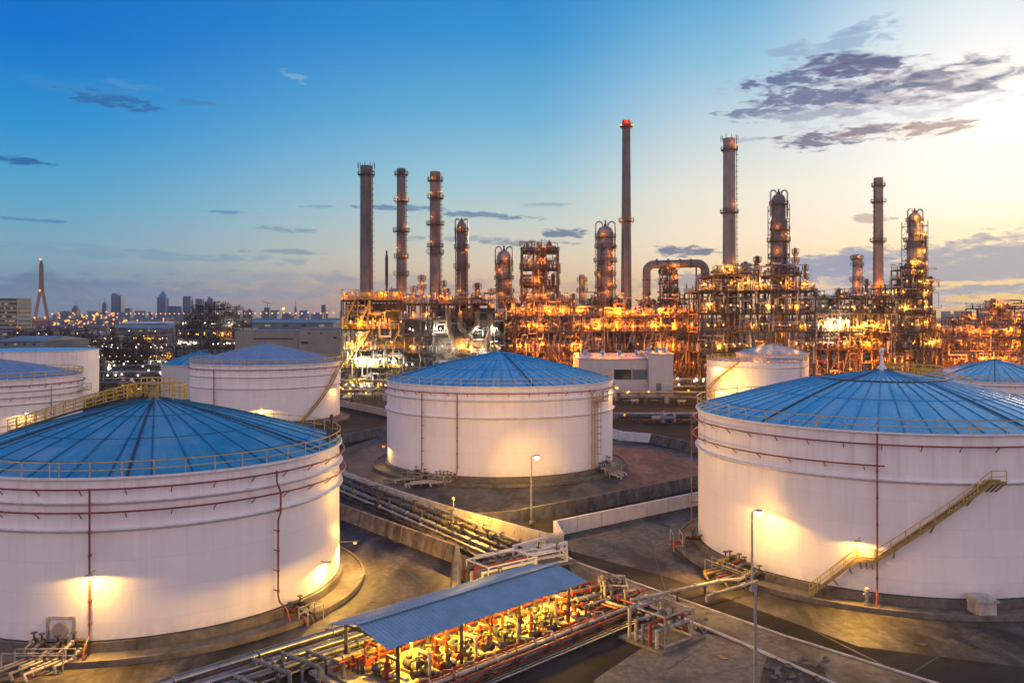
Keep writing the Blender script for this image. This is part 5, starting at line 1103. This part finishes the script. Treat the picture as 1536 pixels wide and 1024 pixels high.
x, y = gp(797,785); q = pol(TM, 20, phi_at(TM,793), 4.); post_lamp(x, y, za(684,y), 'slim lamp post in front of the middle tank', (.9,.45), 18000, (q[0],q[1],2.6), 32, bulb='bulb_white')
plight((x, y+.9, za(684,y)-1.0), 6000, YEL)
x = xa(1133,57); t = thing('mast', 'tall bare galvanised mast at the road edge, standing out of the rubble pit', 'mast', (x,57.,0)); b = MB(); b.cyl((x,57,0),(x,57,za(884,57)),.13,10,.09); b.build('pole','galv',t); b = MB(); b.cyl((x,57,za(884,57)-.02),(x,57,za(878,57)),.14,8); b.build('cap','galv',t)
def wall_lamp(T, px, z, label, power, deg=160, out=.9, down=.55, col=(1.,.54,.10), bulb='bulb_white', s=.22, spill=1.0):
    a = phi_at(T, px); p = V(pol(T, T['R']+out, a, z)); w_ = V(pol(T, T['R']-.05, a, z+.15)); t = thing('wall_lamp', label, 'lamp', tuple(p))
    b = MB(); b.tube([w_, (p.x,p.y,z+.15)], .05, 6); b.beam((p.x-.25,p.y,z+.14),(p.x+.25,p.y,z+.14),.35,.08); b.build('bracket','galv',t)
    b = MB(); b.sphere((p.x,p.y,z-.02), s, 10, .7); b.build('lens', bulb, t)
    spot((p.x,p.y,z-.22), pol(T, T['R']+out*.75, a, 0.), power, 172, col, .16)
    return t
wall_lamp(TL, 142, 6.4, 'bright lamp on the red riser of the tank with the roof walkway', 1150, 165, 1.3)
wall_lamp(TL, 481, 3.4, 'small lamp low on the right flank of the tank with the roof walkway', 2000, 150, .8, bulb='bulb_yellow', s=.16)
wall_lamp(TL, 508, 3.6, 'hidden lamp round the right edge of the tank with the roof walkway', 2400, 160, 1.6, bulb='bulb_yellow', s=.16)
wall_lamp(TR, 1289, 5.8, 'small lamp over the stair landing of the large tank', 650, 160, 1.25, bulb='bulb_yellow', s=.2)
wall_lamp(TB, 393, 4.6, 'yellow lamp low on the wall of the tank with the grey blue roof', 2600, 165, 1.6, bulb='bulb_yellow', s=.34)
wall_lamp(TB, 500, 8.5, 'lamp beside the stair at the right flank of the tank with the grey blue roof', 1800, 165, 1.8, bulb='bulb_yellow', s=.32)
wall_lamp(TF, 34, 8.4, 'white lamp high on the cut off tank at the frame edge', 1300, 165, 1.6, bulb='bulb_white', s=.3)
wall_lamp(TM, 584, 4.0, 'small amber lamp at the left flank of the middle tank', 700, 160, 1., bulb='bulb_amber', s=.25)
wall_lamp(TM, 915, 14.0, 'lamp at the right shoulder of the middle tank', 600, 160, 1.2, bulb='bulb_yellow', s=.3)
wall_lamp(TS, 1078, 12.5, 'upper amber lamp on the stair of the small white tank', 11000, 165, 1.8, bulb='bulb_amber', s=.4)
wall_lamp(TS, 1084, 5.5, 'lower amber lamp on the stair of the small white tank', 9000, 165, 1.8, bulb='bulb_yellow', s=.4)

for i in range(9):
    n = 4.2+.58*i; pipe('ground_pipe', 'thin dark pipe low between the larger pipes of the ground rack', [sp(-26,n,.32), sp(18-.9*i,n,.32), sp(18.4-.9*i,n+.2,.2)], .07, ('steel','grey_pipe','vessel')[i % 3], 'thin low pipes of the ground rack', n=7, flanges=5.)
for i in range(8):
    n = -4.9-.34*i; pipe('rack_pipe', 'thin pipe low under the rack before the shed', [sp(-14,n,.3), sp(24+.5*(i % 4),n,.3), sp(24.3+.5*(i % 4),n,.1)], .06, ('red_pipe','steel','grey_pipe','vessel')[i % 4], 'thin pipes under the rack before the shed', n=7, flanges=4.)
for i in range(10):
    u = 1.5+2.1*i; pipe('rack_riser', 'short riser standing on the rack before the shed', [sp(u,-5.1,.3), sp(u,-5.1,1.35), sp(u+.5,-5.5,1.35), sp(u+.5,-5.9,.8)], .07, ('vessel','red_pipe','grey_pipe')[i % 3], 'short risers on the rack before the shed', n=7, flanges=.9)

q = pol(TL, TL['R']+1.4, phi_at(TL,142), 6.0); spot(q, pol(TL, TL['R']+7., phi_at(TL,142), 0.), 5200, 120, YEL, .7)  # extra spot added by the riser lamp to brighten the ground
q = pol(TL, TL['R']+3.2, phi_at(TL,508)+.25, 3.4); plight(q, 1000, YEL, .3)  # added point that brightens the flank, no fitting of its own
q = pol(TR, TR['R']+4.2, phi_at(TR,1128), 6.0); spot(q, pol(TR, TR['R']+9., phi_at(TR,1128), 0.), 5200, 125, YEL, .7)  # extra outward spot by the lamp post, added for glow on the paving
plight((xa(1066,236), 236, 9), 5000, YEL, .4); plight((xa(1085,236), 235, 4), 5000, YEL, .4)  # added points without fittings that yellow the small tank's stair side
# drain covers set in the paving
lab = ['round iron cover in the road by the mast','round iron cover in the paving before the whitish wall','round iron cover on the apron of the large tank','round iron cover left of the shed roof','round iron cover before the middle tank lamp post']
for (px, py), l_ in zip(((1085,985),(905,835),(1380,965),(560,905),(760,752)), lab):
    x, y = gp(px, py); b = MB(); b.lathe([(.55,.014),(.55,.045),(.46,.05),(.44,.04),(.01,.04)], x, y, 18); tag(b.build('manhole_cover','steel_dark',loc=(x,y,0)), l_, 'manhole cover')

q = pol(TR, TR['R']+1.3, phi_at(TR,1289), 5.4); spot(q, pol(TR, TR['R']+6.5, phi_at(TR,1300), 0.), 5200, 120, YEL, .7)  # extra spot added at the landing lamp to light the paving outward
# ------------------------------------------------------------------ buildings in the middle distance
def building(name, label, px0, px1, Y, depth, ytop, wm='wall_cream', rm='roof_grey', pitch=0., win=(), doors=(), vents=0, group=None, cat='building', floors=0, litm=None, seed=1, parapet=.4):
    x0, x1, z = xa(px0, Y), xa(px1, Y), za(ytop, Y); t = thing(name, label, cat, ((x0+x1)/2, Y, 0), group); rr = random.Random(seed)
    b = MB(); b.box(x0,x1,Y,Y+depth,0,z); b.build('wall', wm, t)
    b = MB()
    if pitch:
        yc = Y+depth/2; o = .5
        b.add([(x0-o,Y-o,z+.02),(x1+o,Y-o,z+.02),(x1+o,yc,z+pitch),(x0-o,yc,z+pitch),(x0-o,Y+depth+o,z+.02),(x1+o,Y+depth+o,z+.02)], [(0,1,2,3),(3,2,5,4),(0,3,4),(1,5,2),(0,4,5,1)])
    else: b.box(x0-.2,x1+.2,Y-.2,Y+depth+.2,z,z+parapet)
    rf = b.build('roof', rm, t)
    for (a, c, r0, r1, m) in win:
        b = MB(); b.box(xa(a,Y),xa(c,Y),Y-.08,Y+.02,za(r1,Y),za(r0,Y)); b.build('window', m, t)
    for (a, c, r0, r1, m) in doors:
        b = MB(); b.box(xa(a,Y),xa(c,Y),Y-.1,Y+.02,max(0,za(r1,Y)),za(r0,Y)); b.build('door', m, t)
    for i in range(vents):
        xx = x0+(x1-x0)*(i+.5)/vents; b = MB(); b.lathe([(.5,z+.2),(.5,z+1.1+pitch*.5),(.9,z+1.2+pitch*.5),(.3,z+1.9+pitch*.5)], xx, Y+depth*.3, 10); b.build('roof_vent', rm, rf)
    for i in range(floors):
        zz = z*(i+.6)/floors; b = MB(); b.box(x0+.6,x1-.6,Y-.15,Y-.02,zz,zz+z/floors*.42); b.build('window_band', 'dark_glass', t)
        if litm and rr.random() < .8:
            for _ in range(rr.randint(1,4)): xx = rr.uniform(x0+1, x1-4); b = MB(); b.box(xx,xx+rr.uniform(1,4),Y-.22,Y-.16,zz+.1,zz+z/floors*.36); b.build('window', litm, t)
    return t
building('control_building', 'white flat building with a dark window band behind the middle tank', 868, 973, 286, 26, 538, 'wall_white', 'roof_blue', 1.4, win=((921,947,554,569,'dark_glass'),(948.5,971,554,569,'wall_grey')), vents=4)
building('control_building', 'narrower pale end block of the white building with a blank wall', 973.5, 1010, 283, 28, 531, 'wall_white', 'roof_blue', .6, win=(), doors=((984,992,575,590,'wall_grey'),), vents=3)
building('warehouse', 'long cream warehouse behind the tank with the grey blue roof', 352, 448, 420, 40, 497, 'wall_cream', 'roof_grey', 0, win=((380,440,507,509,'dark_glass'),), doors=((372,378,520,540,'wall_grey'),))
building('warehouse', 'cream warehouse with small dark openings next to the furnace block', 448.5, 512, 405, 36, 493, 'wall_cream', 'roof_grey', 0, win=((462,465,499,501,'dark_glass'),(480,484,499,501,'dark_glass'),(500,505,505,508,'dark_glass')), doors=((452,462,512,516,'dark_glass'),))
rr = random.Random(3)
wl = [('flat warehouse with a pale blue roof beside the bridge foot',60,160,820,489,'roof_grey'), ('wide blue grey roofed warehouse below the skyline',165,262,700,492,'roof_grey'), ('low grey shed below the glass office block',-20,80,560,497,'roof_grey'),
      ('white lit loading shed under the orange lights',180,250,900,485,'wall_white'), ('dim long shed in front of the loading shed',84,150,620,500,'roof_grey'),
      ('blue roofed hall behind the cream warehouses',365,500,640,484,'roof_grey'), ('low hall behind the dark structure',270,360,560,494,'roof_grey'), ('dim shed at the frame edge behind the tall plain white tank',-10,60,430,512,'roof_grey')]
for i, (lab, a, c, Y, r, rm) in enumerate(wl): building('warehouse', lab, a, c, Y, 40+10*(i % 3), r, 'wall_grey', rm, 2.2 if i % 2 else 0, win=tuple((a+(c-a)*(k+.2)/5, a+(c-a)*(k+.5)/5, r+3, r+5.5, 'dark_glass' if (k+i) % 3 else 'window_lit') for k in range(5)), group=None, seed=i)
ob = building('office_building', 'grey glass office block at the frame edge beside the bridge tower', -14, 26, 800, 24, 448, 'wall_cream', 'deck_grey', 0, floors=11, litm='window_lit', seed=6)
xo = xa(26,800); zo = za(448,800)
for i in range(11):
    zz = zo*(i+.55)/11; b = MB(); b.box(xo+.02,xo+.15,801.5,822.5,zz,zz+zo/11*.4); b.build('window_band', 'dark_glass' if i % 3 else 'wall_grey', ob)
# low racks of pipes and gear in the dark yards
def yard_rack(label, px0, px1, Y, h, seed, lit=WHT, bulb='bulb_white', nlamp=5, power=700, m=('grey_pipe','steel','white_pipe'), nlight=3, depth=4.):
    rr = random.Random(seed); x0, x1 = xa(px0,Y), xa(px1,Y); t = thing('yard_rack', label, 'pipe rack', ((x0+x1)/2,Y,0), 'pipe racks in the dark yards'); b = MB(); n = max(2, int((x1-x0)/5))
    for i in range(n+1):
        x = x0+(x1-x0)*i/n
        for y in (Y, Y+depth): b.beam((x,y,0),(x,y,h),.25,.25)
        b.beam((x,Y-.3,h-.1),(x,Y+depth+.3,h-.1),.22,.26); b.beam((x,Y,h*.5),(x,Y+depth,h*.5),.2,.2)
    for y in (Y, Y+depth): b.beam((x0,y,h-.3),(x1,y,h-.3),.2,.22)
    b.build('steel_frame','steel',t)
    for i in range(9):
        z = h*(.5 if i % 2 else 1.)+.25; y = Y+depth*(i+.5)/9; b = MB(); e0, e1 = x0-rr.uniform(0,2), x1+rr.uniform(0,2)
        b.tube([(e0,y,rr.uniform(.2,1)),(e0,y,z),(e1,y,z),(e1,y,.3)], rr.choice((.12,.18,.25)), 7); b.build('pipe', rr.choice(m), t)
    for i in range(int((x1-x0)/3.2)):
        x = rr.uniform(x0,x1); y = Y-rr.uniform(.8,3.); b = MB(); k = rr.random()
        if k < .5: b.lathe([(.6,0),(.6,.2),(.75,.3),(.75,1.6+rr.random()),(.1,2.2+rr.random())], x, y, 10); b.build('vessel', rr.choice(m), t)
        else: r_ = rr.uniform(.35,.7); b.tube([(x,y,r_+.5),(x+.3,y,r_+.5),(x+2.4,y,r_+.5),(x+2.7,y,r_+.5)], [r_*.5,r_,r_,r_*.5], 10); b.box(x+.5,x+.7,y-r_*.6,y+r_*.6,0,.5); b.box(x+2.,x+2.2,y-r_*.6,y+r_*.6,0,.5); b.build('drum', rr.choice(m), t)
    for i in range(nlamp):
        x = rr.uniform(x0,x1); y = Y-rr.uniform(-.5,1.2); z = h*rr.uniform(.7,1.25); b = MB(); b.cyl((x,y,0),(x,y,z-.25),.06,5); o = b.build('lamp_post', 'steel', t); b = MB(); b.sphere((x,y,z), .11+Y*.0007, 8); b.build('lens', bulb, o)
        if i < nlight: plight((x,y-2.2,z+.6), power*.28, lit, .5)
for a in (('pipe rack with white lamps behind the roof walkway',150,250,330,5.,1,WHT,'bulb_white',9,1200), ('second pipe rack deeper behind the roof walkway',160,262,372,5.,2,WHT,'bulb_white',10,1200), ('dark pipe rack near the left flank of the small dim tank',150,232,288,4.,3,YEL,'bulb_amber',4,900), ('pipe rack below the unlit structure',255,300,352,5.,4,WHT,'bulb_white',6,900), 
          ('pipe rack in shadow before the white building',930,1050,262,3.2,5,YEL,'bulb_yellow',4,500), ('low pipe rack across the dark strip right of the middle tank',930,1052,216,1.6,6,AMB,'bulb_amber',1,120), ('pipe rack at the side of the small white tank',1010,1062,290,5.,7,WHT,'bulb_white',7,1000), ('low rack under the furnace block',508,585,286,5.,8,YEL,'bulb_yellow',9,1400), ('second low rack in front of the furnace block',505,585,272,3.,9,YEL,'bulb_yellow',4,800),
          ('distant rack left of the cream warehouses',20,150,420,6.,10,WHT,'bulb_white',10,1200), ('distant rack under the wide blue grey warehouse',60,262,600,8.,12,WHT,'bulb_white',16,2500), ('faint rack between the office block and the flat warehouse',0,130,700,9.,13,WHT,'bulb_white',14,2500)): yard_rack(*a)
# ------------------------------------------------------------------ bridge, viaduct and their lamps
YB = 1250.
t = thing('bridge_tower', 'tall lit pylon of a cable stayed bridge beside the office block', 'bridge', (xa(62,YB),YB,0)); xb = xa(62,YB)
b = MB(); zt_, zd = za(391,YB), za(479,YB); zj = za(437,YB)
for s in (-1, 1):
    b.tube([(xb+s*1.3,YB,zt_-4),(xb+s*1.8,YB,zj),(xb+s*9.5,YB,zd),(xb+s*10.,YB,0)], [1.6,1.9,2.3,3.2], 8)
b.beam((xb-9,YB,zd-2),(xb+9,YB,zd-2),5,3.5); b.beam((xb-1.6,YB,zj-2),(xb+1.6,YB,zj-2),4,5); b.beam((xb,YB,zj),(xb,YB,zt_-2),2.6,3.2); b.lathe([(1.5,zt_-3),(1.5,zt_),(.2,zt_+2.5)], xb, YB, 8); b.build('pylon','pylon',t)
b = MB(); b.sphere((xb,YB-2,zt_+2), 1.6, 8); b.build('beacon','bulb_far',t)
for i in range(3):
    b = MB(); b.sphere((xb+(i-1)*7.5,YB-4,zd+2.5 if i != 1 else zj+1), 1.4, 8); b.build('lamp','bulb_far',t)
for s in (-1, 1):
    for i in range(14):
        c = MB(); c.cyl((xb+s*1.2,YB,zt_-4-2.2*i), (xb+s*(14+9.2*(13-i)),YB,zd+.4), .11, 4); c.build('cable','steel',t)
plight((xb,YB-25,zd+12), 9000, AMB, 1.); plight((xb,YB-22,zj), 6000, AMB, 1.); plight((xb,YB-22,8), 12000, AMB, 1.)
def viaduct(label, p0, p1, zt, n, name='viaduct', w=14):
    t = thing(name, label, 'bridge', (p0[0],p0[1],0)); a, c = V((*p0,zt)), V((*p1,zt)); b = MB(); b.beam(a-V((0,0,1)), c-V((0,0,1)), w, 1.8)
    d = (c-a).normalized(); q = V((-d.y,d.x,0))
    for s in (-1,1): b.beam(a+q*s*(w/2-.3)+V((0,0,.5)), c+q*s*(w/2-.3)+V((0,0,.5)), .5, 1.1)
    b.build('road_deck','deck_grey',t)
    for i in range(n):
        p = a+(c-a)*(i+.5)/n; b = MB(); b.lathe([(1.6,0),(1.6,zt-3),(3.,zt-2)], p.x, p.y, 10); b.build('pier','deck_grey',t)
viaduct('bridge deck passing between the legs of the lit pylon', (xa(-150,YB),YB), (xa(190,YB),YB), zd, 0)
viaduct('long approach viaduct with orange lamps running behind the cream warehouses', (xa(190.5,YB),YB), (xa(560,960),960), zd, 16)
viaduct('far viaduct crossing behind the pylon', (xa(90,1900),1900), (xa(330,1700),1700), 22, 10)
rr = random.Random(8); proto = None
def far_lamp(x, y, z, r, bulb, label, group, zb=0.):
    k = (bulb, round(r,2)); 
    if k not in FL:
        b = MB(); b.sphere((0,0,0), r, 8); t = tag(b.build('street_lamp', bulb), label, 'street lamp', group); FL[k] = t; t.location = (x,y,z)
    else: c = copy_tree(FL[k]); c.location = (x,y,z); c['label'] = label; c['group'] = group
FL = {}
for i in range(46):
    s = i/45; p0, p1 = (xa(192,YB),YB), (xa(552,960),960); far_lamp(p0[0]+(p1[0]-p0[0])*s, p0[1]+(p1[1]-p0[1])*s-5, zd+8+rr.uniform(-.5,.5), .95, 'bulb_far', 'orange street lamp on the approach viaduct', 'street lamps on the viaduct')
for i in range(170):
    px = rr.triangular(70,280,115) if i < 120 else rr.uniform(60,500); Y = rr.uniform(1000,1700); z = rr.uniform(8,34) if px < 180 else rr.uniform(9,24); far_lamp(xa(px,Y), Y, z, 1.0 if i % 3 else 1.4, 'bulb_far', 'orange lamp among the port lights below the bridge', 'orange lamps below the bridge')
for i in range(34):
    px = rr.uniform(0,270); Y = rr.uniform(430,900); far_lamp(xa(px,Y), Y, rr.uniform(9.,14), .5, 'bulb_far_white' if i % 3 else 'bulb_far', 'small lamp among the dim warehouses', 'lamps among the warehouses')
for px, n in ((206,12),(232,6)):
    for i in range(n): far_lamp(xa(px-16+3*i,905), 896, 9.5+rr.uniform(0,5), 1.3, 'bulb_far_white', 'white lamp along the loading shed', 'white lamps of the loading shed')
x, y = xa(425,1500), 1500.; t = thing('flare_mast', 'mast with a big glowing ball standing for a flare on the skyline', 'flare stack', (x,y,0)); b = MB(); b.cyl((x,y,0),(x,y,za(466,y)),.7,6); b.build('pole','deck_grey',t); b = MB(); b.sphere((x,y,za(463,y)),2.6,10); b.build('lens','bulb_yellow',t)  # glowing ball stands for the glow of a distant flare stack
# ------------------------------------------------------------------ city skyline
def cityb(px, w, ytop, Y, label, m='city_haze_blue', top=0, group=None, name='city_tower', seed=0):
    x0, x1 = xa(px-w/2,Y), xa(px+w/2,Y); z = za(ytop,Y); d = (x1-x0)*.9; t = thing(name, label, 'building' if name == 'city_block' else 'tower', ((x0+x1)/2,Y,0), group); b = MB(); xm = (x0+x1)/2
    b.box(x0,x1,Y,Y+d,0,z)
    if top == 1: b.box(x0+d*.2,x1-d*.2,Y+d*.2,Y+d*.8,z,z+8); b.cyl((xm,Y+d/2,z+8),(xm,Y+d/2,z+26),1.,5)
    if top == 2: b.lathe([(d*.55,z),(d*.5,z+6),(d*.28,z+12),(.3,z+22)], xm, Y+d/2, 8)
    if top == 3: b.box(x0+d*.1,xm,Y+2,Y+d*.9,z,z+7); b.box(xm,x1-d*.3,Y+2,Y+d*.7,z,z+3)
    if top == 4:
        b.beam((xm,Y+d/2,z),(xm,Y+d/2,z+16),2,2); b.beam((xm-14,Y+d/2,z+20),(xm+18,Y+d/2,z+10),1.4,1.6)
    b.build('wall', m, t)
    if name != 'city_block':
        b = MB(); rr = random.Random(seed); k = 9
        for i in range(3): xx = x0+(x1-x0)*(i+.5)/3; b.box(xx-(x1-x0)*.1,xx+(x1-x0)*.1,Y-.4,Y-.05,z*.15,z*.97)
        b.build('window_strip', 'city_dark', t)
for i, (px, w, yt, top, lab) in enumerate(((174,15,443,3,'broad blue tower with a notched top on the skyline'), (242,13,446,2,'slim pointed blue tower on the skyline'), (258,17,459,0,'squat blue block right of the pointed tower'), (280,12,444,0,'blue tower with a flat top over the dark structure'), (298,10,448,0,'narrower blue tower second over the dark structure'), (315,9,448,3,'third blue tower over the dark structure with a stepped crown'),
        (156,6,457,1,'thin dark tower left of the broad blue tower'), (400,8,461,4,'half built tower under a crane on the skyline'), (485,6,457,0,'dark thin tower near the furnace block'), (489,5,466,0,'short companion of the dark thin tower'), (375,7,466,3,'small dark tower left of the crane'), (112,9,462,1,'faint tower behind the bridge cables'), (443,3,462,1,'thin mast topped block right of the flare mast'), (190,10,462,0,'plain block between the notched and pointed towers'))):
    cityb(px, w, yt, 2600+40*i, lab, 'city_haze_blue' if i < 6 else 'city_dark', top, None, seed=i)
rr = random.Random(21)
for i in range(64):
    px = rr.uniform(70,510); w = rr.uniform(5,16); cityb(px, w, rr.uniform(465,474), rr.uniform(2400,3600), 'low hazy block on the far skyline', 'city_haze_blue' if i % 2 else 'city_dark', 0, 'low blocks along the skyline', 'city_block')
for i in range(14):
    px = rr.uniform(1420,1545); cityb(px, rr.uniform(5,14), rr.uniform(466,473), rr.uniform(1800,2600), 'low grey block behind the far racks', 'wall_cream', 0, 'low blocks behind the far racks', 'city_block')

# evening haze: one even body of air round the yard and the far city
b = MB(); b.box(-2600,3200,-60,5200,-1,112); hz = b.build('haze','steel',flat=True); hz['kind'] = 'stuff'
m, nt, nd = nodes('haze_air'); pv = nd('ShaderNodeVolumePrincipled'); pv.inputs['Color'].default_value = (.62,.68,.80,1); pv.inputs['Density'].default_value = .00008; pv.inputs['Anisotropy'].default_value = .35
o_ = nd('ShaderNodeOutputMaterial'); nt.links.new(pv.outputs[0], o_.inputs['Volume']); hz.data.materials.clear(); hz.data.materials.append(m)
